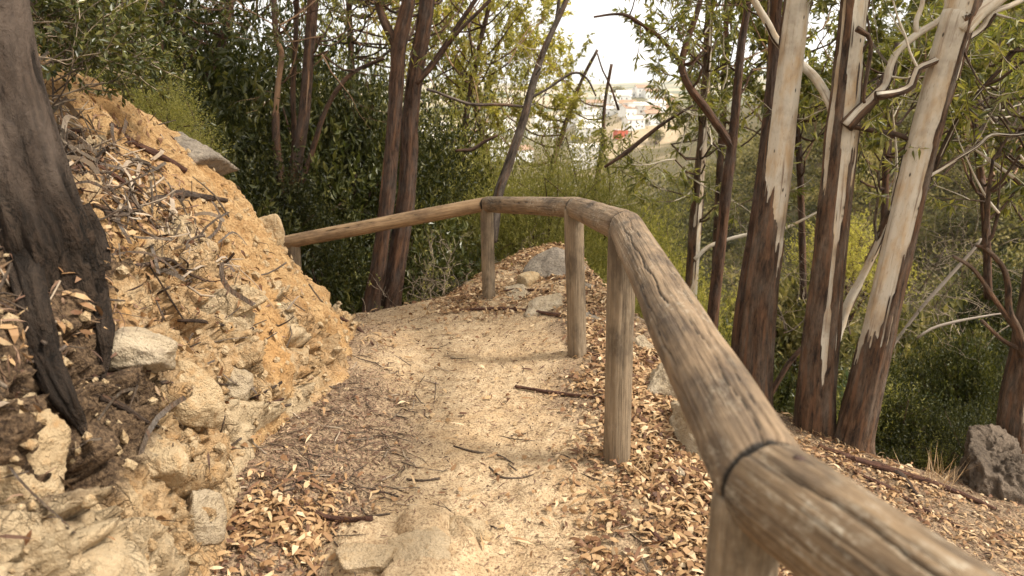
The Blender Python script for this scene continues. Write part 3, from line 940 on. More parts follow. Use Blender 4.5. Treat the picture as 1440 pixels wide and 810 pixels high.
M['twig_red'] = bark_mat('red_brown_twig', (.3, .18, .12), (.15, .07, .045), (.05, .025, .018), (.2, .1, .06), 3, (.17, .1, .08))
stick([(410, 706), (430, 716), (455, 731), (490, 734), (522, 733)], [6, 7, 8, 8, 7], 'reddish-brown curved stick lying on the near path', 'twig_red', lift=.5)
stick([(515, 727), (530, 726), (547, 724)], 3, 'short dark twig touching the curved red-brown stick')
stick([(338, 716), (380, 693), (420, 680), (455, 676)], [3, 3, 3, 2], 'thin grey twig leading from the bank foot across the litter')
stick([(638, 628), (665, 636), (700, 641), (722, 652)], [2, 3, 2.5, 1.5], 'dark thin stick across the middle of the path')
stick([(688, 658), (705, 672), (730, 673), (750, 668)], [2.5, 3, 2.5, 1.5], 'dark bent twig at the leafy side of the path')
stick([(572, 675), (595, 677), (618, 674)], 3, 'small straight twig in the middle of the near path')
stick([(480, 687), (520, 688), (560, 699)], 2.5, 'very thin twig crossing the near path')
stick([(155, 176), (185, 200), (215, 218), (262, 242)], [6, 8, 9, 7], 'dark fallen branch lying down the top of the bank', 'twig_red')
stick([(130, 300), (180, 300), (215, 284), (250, 276), (285, 280), (318, 283)], [5, 9, 11, 11, 9, 5], 'gnarled grey root lying across the upper bank')
stick([(130, 285), (165, 301), (200, 298)], [8, 6, 4], 'short grey root coming from the big tree base')
stick([(145, 376), (200, 370), (235, 367), (262, 382), (290, 396), (304, 396)], [5, 6, 5, 4, 3, 2], 'long thin root running out of the big tree into the bank')
stick([(232, 366), (238, 380), (262, 370)], [2, 3, 2], 'short forked rootlet on the bank face')
stick([(250, 450), (285, 451), (325, 460)], [4, 5, 3], 'dark twig poking from the bank beside pale stones')
stick([(133, 529), (160, 524), (212, 521)], [5, 5, 2], 'rust-red twig poking from the bank below the big root', 'twig_red')
stick([(165, 541), (230, 537), (270, 534), (322, 541)], [5, 5, 4, 2], 'thin brown branch lying level on the bank face')
stick([(140, 560), (175, 574), (205, 592), (235, 605)], [8, 7, 5, 3], 'stubby dark root end broken off in the bank')
stick([(210, 373), (240, 420), (262, 455)], [2, 2.5, 2], 'hanging rootlet below the long thin root')
stick([(478, 448), (505, 465), (525, 486)], [4, 5, 3], 'reddish stick on the slope where the path goes over the edge', 'twig_red')
stick([(645, 438), (690, 436), (735, 438), (790, 446)], [4, 5, 5, 6], 'long reddish branch lying at the foot of the second post', 'twig_red')
stick([(700, 411), (735, 409), (775, 411)], [3, 4, 3], 'brown stick across the leafy mound', 'twig_red')
stick([(800, 490), (830, 498), (860, 506)], [5, 4, 3], 'peeled bark strip lying beside the third post', 'twig_red')
stick([(725, 545), (780, 554), (850, 562)], [4, 5, 4], 'brown stick leaning to the fourth post through the leaves', 'twig_red')
stick([(360, 558), (378, 566), (398, 560)], [3, 4, 3], 'red-brown twig at the toe of the bank by the litter', 'twig_red')
stick([(352, 560), (375, 550), (395, 538)], [3, 3, 3], 'pale thin twig crossing the litter at the bank toe')
stick([(905, 738), (920, 755), (935, 768)], [8, 8, 5], 'purple-brown bark piece in the near dry leaves', 'twig_red')
stick([(943, 675), (965, 692), (1000, 715), (1025, 740)], [6, 6, 5, 4], 'long bark strip in the leaves beside the near post', 'twig_red')
stick([(985, 770), (1005, 790), (1020, 808)], 4, 'dark straight twig at the bottom edge beside the near post')
stick([(1150, 630), (1200, 650), (1260, 668), (1330, 690), (1400, 718)], [6, 9, 9, 7, 4], 'long dark fallen branch along the lower ledge', 'twig_red')
stick([(1200, 665), (1250, 690), (1300, 720), (1350, 742)], [4, 6, 5, 3], 'curved brown branch on the lower ledge in front of the fallen branch', 'twig_red')
stick([(1225, 655), (1265, 672), (1290, 700)], [9, 8, 5], 'twisted grey root on the lower ledge')
stick([(95, 240), (130, 232), (180, 262), (200, 270)], [5, 6, 5, 3], 'brown stick in the bark pile at the top of the bank', 'twig_red')
stick([(60, 160), (95, 180), (120, 185)], [5, 5, 4], 'dark stick under the leafy bush on the bank', 'twig_red')

# ------------------------------------------------------------------ litter, chips, pebbles
def scatter(Xa, Ya, Za, Na, w, n):
    w = np.clip(w, 0, None).ravel(); p = np.cumsum(w); p /= p[-1]
    k = np.searchsorted(p, R.random(n)); k = np.minimum(k, len(p) - 1)
    P = np.stack([Xa.ravel()[k], Ya.ravel()[k], Za.ravel()[k]], -1)
    return P, Na.reshape(-1, 3)[k]


def cell(X, Y):
    a = np.abs(np.gradient(X, axis=1)) * np.abs(np.gradient(Y, axis=0))
    return a


areaG = cell(XG, YY)
visG = (YY > 1.3) & (YY < 7.6)
lf = ss(.18, .62, XG + .15 * fbm(XG * 2, YY * 2, 0, 3, 77) * 3 + .1 * ss(2.6, 1.8, YY))
mound = ss(4.9, 5.7, YY) * ss(-.75, -.2, XG)
wl = np.maximum(lf * (1 - .45 * ss(2.8, 4.2, YY)), mound * .8)
wl = np.maximum(wl, ss(-.5, -.75, XG) * ss(2.7, 2.2, YY) * 1.0)
wl = wl * (.12 + .88 * ss(-.15, .12, fbm(XG * 3.1, YY * 3.1, 0, 4, 78))) * (.3 + .7 * ss(-.2, .1, fbm(XG * 9, YY * 9, 0, 3, 178))) * (1 - .0 * XG) + .55 * ss(.4, .62, XG) * ss(1.05, .95, XG) * ss(4.6, 3.4, YY) + .012
wl = np.where(XG > 1.1, .3 * ss(-.1, .12, fbm(XG * 1.7, YY * 1.7, 0, 3, 79)) + .05, wl)
wl = wl * (1 - .8 * ss(1.2, .7, hm)) * (sd(XG, YY, P1) < 0) + wl * (XG > .9) * (ZG > -1.4) * .7 * (sd(XG, YY, P1) >= 0)


def lay(mb, P, N, ln, wd, curl, lift=.004, tilt=.45, fold=.2, rnd=None):
    n = len(P)
    D = unit(R.normal(size=(n, 3))); D = unit(D - N * (D * N).sum(1)[:, None] * .85)
    Nn = unit(N + R.normal(size=(n, 3)) * tilt)
    C = P + N * (lift + R.random((n, 1)) * .012) - D * ln[:, None] * .5
    leaves(mb, C, D, Nn, ln, wd, fold, rnd, 0, curl)


mb = MB()
P, N = scatter(XG, YY, ZG, NG, wl * areaG * visG, 60000)
n = len(P); ln = .006 + .024 * R.random(n) ** 1.3; wd = ln * R.uniform(.2, .7, n)
lay(mb, P, N, ln, wd, R.uniform(-.15, .25, n), .002, .4, .2, rnd=np.clip(R.normal(.42, .28, n), 0, 1))
P, N = scatter(XG, YY, ZG, NG, wl ** 1.2 * areaG * visG, 22000)
n = len(P); ln = .02 + .034 * R.random(n); wd = np.minimum(ln * R.uniform(.3, .65, n), .022)
lay(mb, P, N, ln, wd, R.uniform(-.2, .35, n), .006, .42, .25, rnd=np.clip(R.normal(.52, .28, n), 0, 1))
P, N = scatter(XG, YY, ZG, NG, wl * areaG * visG, 9000)
n = len(P); ln = .045 + .05 * R.random(n); wd = R.uniform(.007, .016, n)
lay(mb, P, N, ln, wd, R.uniform(-.12, .25, n), .008, .4, .25, rnd=np.clip(R.normal(.5, .3, n), 0, 1))
areaB = np.abs(np.gradient(YB, axis=0)) * np.hypot(np.gradient(XB2, axis=1), np.gradient(ZB2, axis=1))
wb = ss(.3, .8, DB) * (ZB2 > .8) + .5 * ss(.9, .6, NB2[..., 2] * 0 + (1 - NB2[..., 2])) * ss(1.0, 1.3, ZB2) * .25 + .012
pile = np.exp(-(((XB2 + 1.75) / .38) ** 2 + ((YB2 - 3.0) / .55) ** 2))
wb = wb + 2.0 * pile
P, N = scatter(XB2, YB2, ZB2, NB2, wb * areaB * (YB > 1) * (CB < 2.8), 9000)
n = len(P); ln = R.uniform(.02, .06, n); wd = ln * R.uniform(.2, .45, n)
lay(mb, P, N, ln, wd, R.uniform(-.15, .3, n), rnd=np.clip(R.normal(.45, .22, n), 0, 1))
o = mb.build('leaf_litter', M['litter'], None, False); tag(o, 'dry tan and orange fallen leaves strewn along the path', None, None, 'stuff')

mb = MB()
wc = wl * .6 + .75 * ss(-.32, -.6, XG) * ss(4.2, 3.4, YY) * ss(1.8, 2.4, YY) + .13 + .3 * DG * ss(-.1, .15, fbm(XG * 5, YY * 5, 0, 3, 177))
P, N = scatter(XG, YY, ZG, NG, wc * areaG * visG * (1 - .9 * ss(1.2, .7, hm)), 70000)
n = len(P); ln = R.uniform(.008, .05, n) * R.uniform(.4, 1.2, n); wd = R.uniform(.002, .007, n)
lay(mb, P, N, ln, wd, R.uniform(-.05, .1, n), .002, .5, .3, np.clip(R.normal(.42, .25, n), 0, 1))
P, N = scatter(XB2, YB2, ZB2, NB2, (wb + .05) * areaB * (YB > 1) * (CB < 2.8), 9000)
n = len(P); ln = R.uniform(.01, .09, n); wd = R.uniform(.002, .009, n)
lay(mb, P, N, ln, wd, R.uniform(-.1, .25, n), .003, .5, .3, np.clip(R.normal(.4, .25, n), 0, 1))
o = mb.build('bark_chips', M['chip'], None, False); tag(o, 'brown bark chips and broken twigs on the path', None, None, 'stuff')

# small twigs as thin tubes: toe litter and bark pile
mb = MB()


def twigs(Xa, Ya, Za, Na, w, n, lmin, lmax, rmin, rmax, lift, b0=.2):
    P, N = scatter(Xa, Ya, Za, Na, w, n)
    for p, nn in zip(P, N):
        d = unit(R.normal(size=3)); d = unit(d - nn * (d @ nn) * R.uniform(.75, 1.0))
        L = R.uniform(lmin, lmax); r = R.uniform(rmin, rmax)
        s = np.cross(d, nn) * L * R.uniform(-.18, .18)
        tube(mb, [p - d * L / 2 + nn * (r + lift * R.random()), p + s + nn * (r + lift * R.random()), p + d * L / 2 + nn * (r + lift * R.random())],
             [r, r * .9, r * .5], 5, .05, lambda th, L_, rr_, dirs, PP: (0 * rr_, np.full(rr_.shape, R.uniform(b0, 1.0))))


twigs(XG, YY, ZG, NG, (.9 * ss(-.3, -.55, XG) * ss(4.2, 3.4, YY) * ss(1.9, 2.5, YY) + .35 * wl + .03) * areaG * visG, 620, .04, .2, .0012, .004, .008)
twigs(XB2, YB2, ZB2, NB2, (pile * 3 + wb * .5 + .03) * areaB * (YB > 1.1) * (CB < 2.6), 620, .06, .3, .0015, .006, .04)
rootw = np.exp(-(((XB2 + 1.32) / .22) ** 2 + ((YB2 - 1.75) / .3) ** 2)) * (ZB2 > .4)
keepR, R = R, np.random.default_rng(55)
twigs(XB2, YB2, ZB2, NB2, rootw * areaB, 90, .06, .2, .001, .003, .015, .7)
R = keepR
# curling bark ribbons of the pile
P, N = scatter(XB2, YB2, ZB2, NB2, (pile * 2 + .3 * ss(.5, .9, DB)) * areaB * (YB > 1.1) * (CB < 2.2), 260)
for p, nn in zip(P, N):
    d = unit(R.normal(size=3)); d = unit(d - nn * (d @ nn) * .8); L = R.uniform(.1, .34)
    s = np.cross(d, nn)
    t_ = np.linspace(0, 1, 7)[:, None]
    c = p + d * (t_ - .5) * L + nn * (.012 + .05 * np.sin(t_ * 3.1) * R.random()) + s * np.sin(t_ * 4) * L * .12
    w_ = R.uniform(.004, .012)
    V = np.stack([c - s * w_, c + s * w_ + nn * .004], 1).reshape(-1, 3)
    q = [[2 * i, 2 * i + 1, 2 * i + 3, 2 * i + 2] for i in range(6)]
    mb.add(V, q, None, bk=V, bark=np.full(len(V), R.uniform(.1, .9)))
o = mb.build('twigs', M['twig'], None); tag(o, 'small dry twigs and bark ribbons on the ground', None, None, 'stuff')

# pebbles
mb = MB()
ico = np.array([[0, 0, 1], [.9, 0, .2], [.3, .85, .25], [-.75, .5, .2], [-.7, -.55, .25], [.3, -.85, .2], [.7, .5, -.5], [-.2, .8, -.5], [-.8, 0, -.5], [-.2, -.8, -.5], [.7, -.5, -.5], [0, 0, -1]], float)
icf = [[0, 1, 2], [0, 2, 3], [0, 3, 4], [0, 4, 5], [0, 5, 1], [1, 6, 2], [2, 6, 7], [2, 7, 3], [3, 7, 8], [3, 8, 4], [4, 8, 9], [4, 9, 5], [5, 9, 10], [5, 10, 1], [1, 10, 6], [11, 7, 6], [11, 8, 7], [11, 9, 8], [11, 10, 9], [11, 6, 10]]
icf = np.array(icf)
for (Xa, Ya, Za, Na, w, n, smax) in ((XG, YY, ZG, NG, (.2 + .6 * ss(-.5, -.9, XG) + .5 * (XG > .85)) * areaG * visG, 2600, .014),
                                    (XB2, YB2, ZB2, NB2, (ss(1.3, .9, ZB2) + .2) * areaB * (YB > 1.2) * (CB < 1.7), 4200, .022)):
    P, N = scatter(Xa, Ya, Za, Na, w, n)
    s = (R.random(n) ** 2.5 * smax + .003)[:, None, None]
    V = ico[None] * s * R.uniform(.6, 1.25, (n, 12, 1)) * R.uniform(.6, 1.2, (n, 1, 3)) + (P + N * s[:, 0] * .3)[:, None, :]
    F = (np.arange(n)[:, None, None] * 12 + icf[None]).reshape(-1, 3)
    mb.add(V.reshape(-1, 3), None, F)
o = mb.build('pebbles', M['stone_pale'], None, False); tag(o, 'small pebbles and crumbs of sandstone', None, None, 'stuff')


# ------------------------------------------------------------------ trees
def bark_disp(bias, seed, amp=.012, furrow=.006):
    """bias(s, nx) -> tendency to brown bark"""
    def f(th, L, rr, dirs, P):
        cx, sx = np.cos(th) + 0 * L, np.sin(th) + 0 * L
        n = fbm(cx * 2.0 + seed, sx * 2.0, L * .8, 4, seed) * 1.3
        n2 = fbm(cx * 7 + seed, sx * 7, L * 2.2, 3, seed + 3)
        m = ss(-.03, .03, n + n2 * .55 + bias(L, dirs[..., 0]))
        fr = fbm(cx * 11, sx * 11, L * 4, 4, seed + 7)
        d = (m - .5) * amp * .9 + m * amp * n2 * 1.5 + m * fr * furrow * 2.5 + n * .3 * rr
        return d, m
    return f


def px_path(pts, Y):
    """pts: (px,py,width px[,Y])"""
    P = []; r = []
    for q in pts:
        y_ = q[3] if len(q) > 3 else Y
        p = W(q[0], q[1], y_); P.append(p)
        r.append(q[2] / 1040 * (np.linalg.norm(p - [0, 0, CAMZ])) / 2 * .9)
    return np.array(P), np.array(r)


def grow(mbw, mbl, p, d, L, r, depth, leafn, ll, lw, droop, spread, up, leafy=1.0, wig=.25, taper=.35):
    """a limb that forks; leaves hang from the last twigs"""
    n = 5
    P = [p]; dd = unit(d)
    for i in range(n):
        dd = unit(dd + R.normal(size=3) * wig * .5 + np.array([0, 0, up * .12]))
        P.append(P[-1] + dd * L / n)
    P = np.array(P); rad = np.linspace(r, max(r * taper, .0015), n + 1)
    tube(mbw, P, rad, 9 if r > .02 else (6 if r > .006 else 4), max(L / 14, .03),
         lambda th, L_, rr_, dirs, PP: (fbm(np.cos(th) * 2 + 0 * L_, np.sin(th) + 0 * L_, L_ * 6, 2, 5) * rr_ * .5, np.full(rr_.shape, R.uniform(.0, 1.0))), cap=False)
    if depth == 0:
        if R.random() < leafy:
            k = max(3, int(leafn * R.uniform(.9, 2.2)))
            t = R.random(k) * .85 + .15
            idx = t * n; i0 = np.minimum(idx.astype(int), n - 1); f = (idx - i0)[:, None]
            C = P[i0] * (1 - f) + P[i0 + 1] * f
            D = unit(unit(R.normal(size=(k, 3))) + dd * .5 + np.array([0, 0, -droop]))
            l_ = ll * R.uniform(.7, 1.35, k)
            leaves(mbl, C, D, unit(R.normal(size=(k, 3)) + np.array([0, 0, .7])), l_, l_ * lw, .15, None, .12)
        return
    k = R.integers(2, 4) + (1 if depth > 1 else 0)
    for j in range(k):
        t = 1.0 if j == 0 else R.uniform(.35, .95)
        i0 = min(int(t * n), n - 1); f = t * n - i0
        q = P[i0] * (1 - f) + P[i0 + 1] * f
        nd = unit(dd + unit(R.normal(size=3)) * (spread * (.5 if j == 0 else 1)))
        grow(mbw, mbl, q, nd, L * R.uniform(.55, .8), max(rad[i0] * R.uniform(.5, .75), .002), depth - 1, leafn, ll, lw, droop, spread, up, leafy, wig, taper)


def make_tree(name, label, cat, trunks, limbs=(), sprays=(), mat='bark_gum', leaf='leaf_gum', group=None, bias=None, seg=40, step=.03,
              ll=.085, lw=.2, droop=.8, leafn=9, seed=1, amp=.01, furrow=.005, lmat=None, seg_l=12):
    """trunks: (points, Y, flare) from the ground up; limbs: (points, Y) ; sprays: (px,py,Y,dir,len,r,depth)"""
    T0, _ = px_path(trunks[0][0][:1], trunks[0][1]); base = T0[0]
    root = empty(name, base, label, cat, group)
    loc = np.array(root.location)
    for k, (pts, Y, *rest) in enumerate(trunks):
        mb = MB(); P, r = px_path(pts, Y)
        bs = rest[0] if rest and rest[0] is not None else (bias or (lambda s, nx: .6 + 0 * s))
        tube(mb, P, r, seg, step, bark_disp(bs, seed + k * 5, amp, furrow))
        mb.build('trunk', M[mat], root, True, loc)
    TR = [resample(*px_path(q_[0], q_[1]), .15)[0] for q_ in list(trunks) + list(limbs)]
    if limbs:
        for pts, Y, *rest in limbs:
            mb = MB(); P, r = px_path(pts, Y)
            bs = rest[0] if rest else (lambda s, nx: -.3 + 0 * s)
            tube(mb, P, r, seg_l, .03, bark_disp(bs, seed + 31, min(amp, .004), .002))
            mb.build('limb', M[mat], root, True, loc)
    if sprays:
        mw, ml = MB(), MB()
        for s in sprays:
            px, py, Y, d, L, r, dep = s[:7]
            S0 = px if isinstance(px, np.ndarray) else W(px, py, Y)
            best = None
            for tp in TR:
                dd_ = np.linalg.norm(tp - S0, axis=1) + 1.2 * np.maximum(tp[:, 2] - S0[2] + .1, 0) * 2
                i_ = int(np.argmin(dd_))
                if best is None or dd_[i_] < best[0]: best = (dd_[i_], tp[i_])
            a0 = best[1]; gap_ = np.linalg.norm(S0 - a0)
            if gap_ > .03:
                md = (a0 + S0) / 2 + np.array([0, 0, -.12 * gap_]) + R.normal(size=3) * .05 * gap_
                tube(mw, [a0, md, S0], [max(r * 1.5, .006), r * 1.15, r], 6, .1, lambda th, L_, rr_, dirs, PP: (0 * rr_, np.full(rr_.shape, .6)), cap=False)
            grow(mw, ml, W(px, py, Y) if not isinstance(px, np.ndarray) else px, np.array(d, float), L, r, dep, s[7] if len(s) > 7 else leafn, ll, lw, droop, .75, .6,
                 s[8] if len(s) > 8 else .95)
        if mw.n: mw.build('branches', M[lmat or mat], root, True, loc)
        if ml.n: ml.build('crown', M[leaf], root, False, loc)
    return root


def rnd_sprays(n, x0, x1, y0, y1, Y0, Y1, L=.9, r=.012, dep=2, leafn=9, up=.2, leafy=.95):
    out = []
    for _ in range(n):
        d = unit(np.array([R.normal(), R.normal() * .6, R.normal() * .6 + up]))
        out.append((R.uniform(x0, x1), R.uniform(y0, y1), R.uniform(Y0, Y1), d, L * R.uniform(.6, 1.2), r, dep, leafn, leafy))
    return out


def up_sprays(pts_top, n, L, r=.02, dep=3, leafn=8):
    """crown above the picture: limbs leaving the trunk above the frame"""
    out = []
    p = np.asarray(pts_top, float)
    for i in range(n):
        a_ = R.uniform(0, 6.28)
        d = np.array([math.cos(a_), math.sin(a_), R.uniform(.2, 1.0)])
        q = p + np.array([0, 0, R.uniform(0, 1.0)])
        out.append((q, None, None, d, L * R.uniform(.7, 1.2), r, dep, leafn, .9))
    return out


# -- big old gum on the bank, left edge
bigbias = lambda s, nx: .55 - .95 * ss(.55, 1.15, s) - .1 * nx
troot = empty('gum_tree', W(50, 430, 2.15), 'big gum tree with charred furrowed base on the bank at the left edge', 'tree')
bl = np.array(troot.location)
mb = MB()
P, r = px_path([(112, 600, 60, 2.3), (100, 520, 92, 2.2), (76, 440, 134, 2.12), (50, 350, 148, 2.12), (32, 290, 136, 2.15), (12, 200, 118, 2.2), (-2, 110, 96, 2.25), (-18, 0, 88, 2.3), (-60, -300, 84, 2.4), (-110, -700, 80, 2.5)], 2.2)


def bigdisp(th, L, rr, dirs, PP):
    cx, sx = np.cos(th) + 0 * L, np.sin(th) + 0 * L
    m = ss(-.5, .45, bigbias(L, dirs[..., 0]) + fbm(cx * 2, sx * 2, L * 2.4, 4, 8) * 1.3)
    fl = ss(1.1, .1, L)
    d = fbm(cx * 1.6, sx * 1.6, L * .9, 3, 9) * .07 * fl + fbm(cx * 4, sx * 4, L * 2.2, 4, 10) * (.006 + .06 * m)
    d = d + m * fbm(cx * 9, sx * 9, L * 11, 4, 12) * .05 - m * .012
    return d, m


tube(mb, P, r, 150, .014, bigdisp)
mb.build('trunk', M['crust'], troot, True, bl)
# roots gripping the bank
ROOTS = [([(8, 335, 40), (30, 380, 44), (48, 440, 40), (62, 500, 36), (88, 555, 28), (112, 596, 14), (122, 618, 5)], .05, 2),
         ([(134, 420, 34), (144, 465, 24), (147, 500, 16), (142, 535, 8)], .03, 4),
         ([(105, 300, 40), (135, 340, 24), (150, 380, 12)], .02, 6)]
for pts, off, sdn in ROOTS:
    P = []; r = []
    for (px, py, w) in pts:
        h_ = hit(px, py); p = h_[0] if h_ else W(px, py, 1.9)
        dist = np.linalg.norm(p - [0, 0, CAMZ]); rr_ = w / 1040 * dist / 2
        P.append(p + (h_[1] if h_ else 0) * rr_ * .05); r.append(rr_)
    mb = MB()
    tube(mb, P, r, 40, .012, lambda th, L, rr, dirs, PP: (fbm(np.cos(th) * 1.5 + sdn + 0 * L, np.sin(th) * 1.5 + 0 * L, L * 2, 3, sdn) * rr * .9 + fbm(np.cos(th) * 7 + 0 * L, np.sin(th) * 7 + 0 * L, L * 7, 4, sdn + 1) * rr * .7,
                                                           .75 + .5 * fbm(np.cos(th) * 2 + 0 * L, np.sin(th) * 2 + 0 * L, L * 4, 3, sdn + 2)))
    mb.build('root', M['crust'], troot, True, bl)
ml, mw = MB(), MB()
for k in range(7):
    a_ = R.uniform(0, 6.28)
    grow(mw, ml, W(-100, -640 + 30 * k, 2.48), np.array([math.cos(a_), math.sin(a_), .8]), 1.5, .04, 3, 9, .1, .2, .9, .8, .6)
mw.build('branches', M['bark_big'], troot, True, bl); ml.build('crown', M['leaf_gum'], troot, False, bl)

# -- three big gums right of the railing
make_tree('gum_tree', 'white-trunked gum tree with brown shaggy base, left of the three big gums', 'tree',
          [([(1056, 600, 60), (1063, 520, 48), (1073, 400, 42), (1091, 270, 39), (1104, 150, 36), (1122, 0, 34), (1145, -200, 32), (1160, -500, 26)], 4.75,
            lambda s, nx: .55 - .95 * ss(.9, 1.9, s) - (.28 * nx) * ss(.3, .9, s))],
          [],
          up_sprays(W(1150, -380, 4.75), 6, 1.3) + rnd_sprays(3, 1120, 1150, -60, 10, 4.7, 5.0, .5, .01, 2),
          seg=64, step=.012, amp=.012, seed=3)
make_tree('gum_tree', 'forking gum tree with long strips of brown bark, middle of the three big gums', 'tree',
          [([(1142, 640, 76), (1145, 600, 54), (1151, 500, 48), (1162, 400, 42), (1178, 250, 40), (1184, 190, 42), (1191, 120, 34), (1203, 0, 33), (1215, -250, 30), (1220, -500, 24)], 4.6,
            lambda s, nx: .14 - .1 * nx * ss(.5, 1.4, s) + .3 * ss(.9, .3, s) - .22 * ss(1.5, 2.3, s))],
          [([(1176, 165, 22), (1168, 145, 15), (1148, 112, 14, 4.78), (1128, 92, 13, 4.9), (1093, 58, 12, 5.05), (1080, 34, 11, 5.05), (1060, 0, 10, 5.05), (1030, -60, 9, 5.0)], 4.66),
           ([(1190, 178, 20), (1206, 160, 18), (1222, 145, 17), (1234, 132, 15), (1246, 118, 11), (1252, 92, 11), (1264, 70, 10), (1290, 48, 10), (1326, 24, 9), (1335, -10, 9)], 4.5, lambda s, nx: .3 - 1.2 * s),
           ([(1232, 135, 13), (1262, 130, 10), (1282, 120, 11), (1290, 98, 11), (1315, 86, 9), (1348, 62, 9), (1378, 42, 8), (1395, 18, 8), (1430, 4, 7), (1480, -30, 6)], 4.42, lambda s, nx: .3 - 1.0 * s),
           ([(1290, 48, 8), (1288, 30, 8), (1296, 10, 7), (1300, -20, 7)], 4.5),
           ([(1200, 178, 6), (1240, 186, 7), (1270, 192, 6), (1290, 210, 4)], 4.5, lambda s, nx: .6 + 0 * s),
           ([(1205, 40, 8), (1225, 60, 5), (1215, 130, 4), (1216, 145, 3)], 4.45, lambda s, nx: .6 + 0 * s)],
          up_sprays(W(1218, -400, 4.6), 6, 1.3) + rnd_sprays(5, 1215, 1300, 30, 130, 4.4, 5.2, .45, .008, 2, 6) +
          [(1290, 95, 4.42, (-.5, 0, 1.0), .5, .008, 1, 6), (1400, 20, 4.4, (1, 0, -.3), .6, .008, 2, 7), (1355, 60, 4.4, (.3, 0, -1.0), .35, .008, 1, 4)],
          seg=64, step=.012, amp=.014, seed=14)
make_tree('gum_tree', 'leaning gum tree with cream trunk and brown strip, right of the three big gums', 'tree',
          [([(1196, 650, 66), (1202, 610, 48), (1228, 500, 46), (1250, 400, 43), (1286, 250, 40), (1312, 150, 40), (1345, 30, 42), (1356, 0, 42), (1420, -250, 32), (1470, -480, 26)], 4.45,
            lambda s, nx: .1 + .55 * ss(1.05, .4, s) + .36 * nx * ss(.4, 1.2, s) - .2 * ss(1, 2, s) + .12 * ss(2.6, 3.0, s))],
          [([(1350, 45, 24), (1375, 18, 22), (1400, 0, 20), (1450, -40, 18)], 4.4, lambda s, nx: -.5 + 0 * s),
           ([(1300, 252, 5), (1320, 240, 5), (1345, 224, 5), (1375, 206, 5), (1395, 190, 4), (1430, 190, 4), (1470, 180, 3)], 4.4, lambda s, nx: .0 + 0 * s),
           ([(1310, 245, 6), (1333, 195, 6), (1352, 160, 5), (1385, 120, 4), (1432, 68, 3)], 4.55, lambda s, nx: .3 + 0 * s)],
          up_sprays(W(1450, -420, 4.45), 6, 1.3) + rnd_sprays(8, 1370, 1445, 20, 190, 4.2, 5.4, .55, .008, 2, 8),
          seg=64, step=.012, amp=.013, seed=23)
make_tree('slender_tree', 'thin dark-barked trunk close behind the white gum', 'tree',
          [([(1036, 600, 28), (1042, 480, 25), (1051, 400, 23), (1066, 300, 19), (1078, 200, 17), (1086, 110, 14), (1092, 0, 12), (1100, -150, 9)], 5.3,
            lambda s, nx: .7 + 0 * s)], [], up_sprays(W(1098, -120, 5.3), 4, .9, .015, 2) + rnd_sprays(4, 1080, 1110, -40, 60, 5.1, 5.6, .5, .008, 2), mat='bark_brown', seg=32, seed=33)
make_tree('slender_tree', 'thin pale stem leaning diagonally between the middle and right big gums', 'tree',
          [([(1158, 560, 15), (1166, 525, 14), (1176, 480, 13), (1192, 428, 13), (1214, 386, 11), (1234, 345, 10), (1250, 305, 9), (1276, 258, 8), (1300, 200, 6)], 5.3,
            lambda s, nx: -.3 + .7 * ss(1.0, 1.6, s))], [], [(1234, 340, 5.3, (-.1, 0, 1), .7, .012, 2, 3, .6), (1250, 305, 5.3, (-.2, 0, 1), .9, .012, 2, 5, .6)], seg=20, seed=35)
make_tree('gum_tree', 'shaggy brown and cream gum trunk behind the furrowed boulder at the right edge', 'tree',
          [([(1424, 690, 52, 4.5), (1426, 640, 42, 4.5), (1432, 560, 36, 4.5), (1446, 480, 34), (1462, 380, 32), (1480, 200, 30), (1500, 0, 28), (1520, -300, 24)], 4.5,
            lambda s, nx: .22 + .3 * ss(.7, .2, s))],
          [([(1440, 500, 13), (1430, 462, 11), (1419, 436, 8), (1417, 400, 7), (1408, 372, 6), (1382, 347, 5), (1372, 345, 3)], 4.4, lambda s, nx: .05 + 0 * s),
           ([(1384, 348, 6), (1388, 310, 6), (1390, 270, 5), (1396, 225, 3)], 4.4, lambda s, nx: .1 + 0 * s),
           ([(1428, 462, 6), (1405, 430, 5), (1370, 380, 4), (1340, 360, 3)], 4.4, lambda s, nx: .8 + 0 * s),
           ([(1436, 492, 5), (1410, 478, 4), (1380, 450, 3)], 4.4, lambda s, nx: .8 + 0 * s)],
          [(1395, 330, 4.4, (.0, 0, 1), .5, .008, 2, 10), (1405, 300, 4.4, (-.4, .2, .6), .5, .008, 2, 10), (1425, 250, 4.5, (-.5, 0, .4), .6, .01, 2, 10)] +
          rnd_sprays(13, 1385, 1450, 110, 330, 4.2, 5.2, .45, .007, 2, 9, 0) + up_sprays(W(1510, -200, 4.5), 4, 1.2),
          seg=48, step=.02, seed=43)

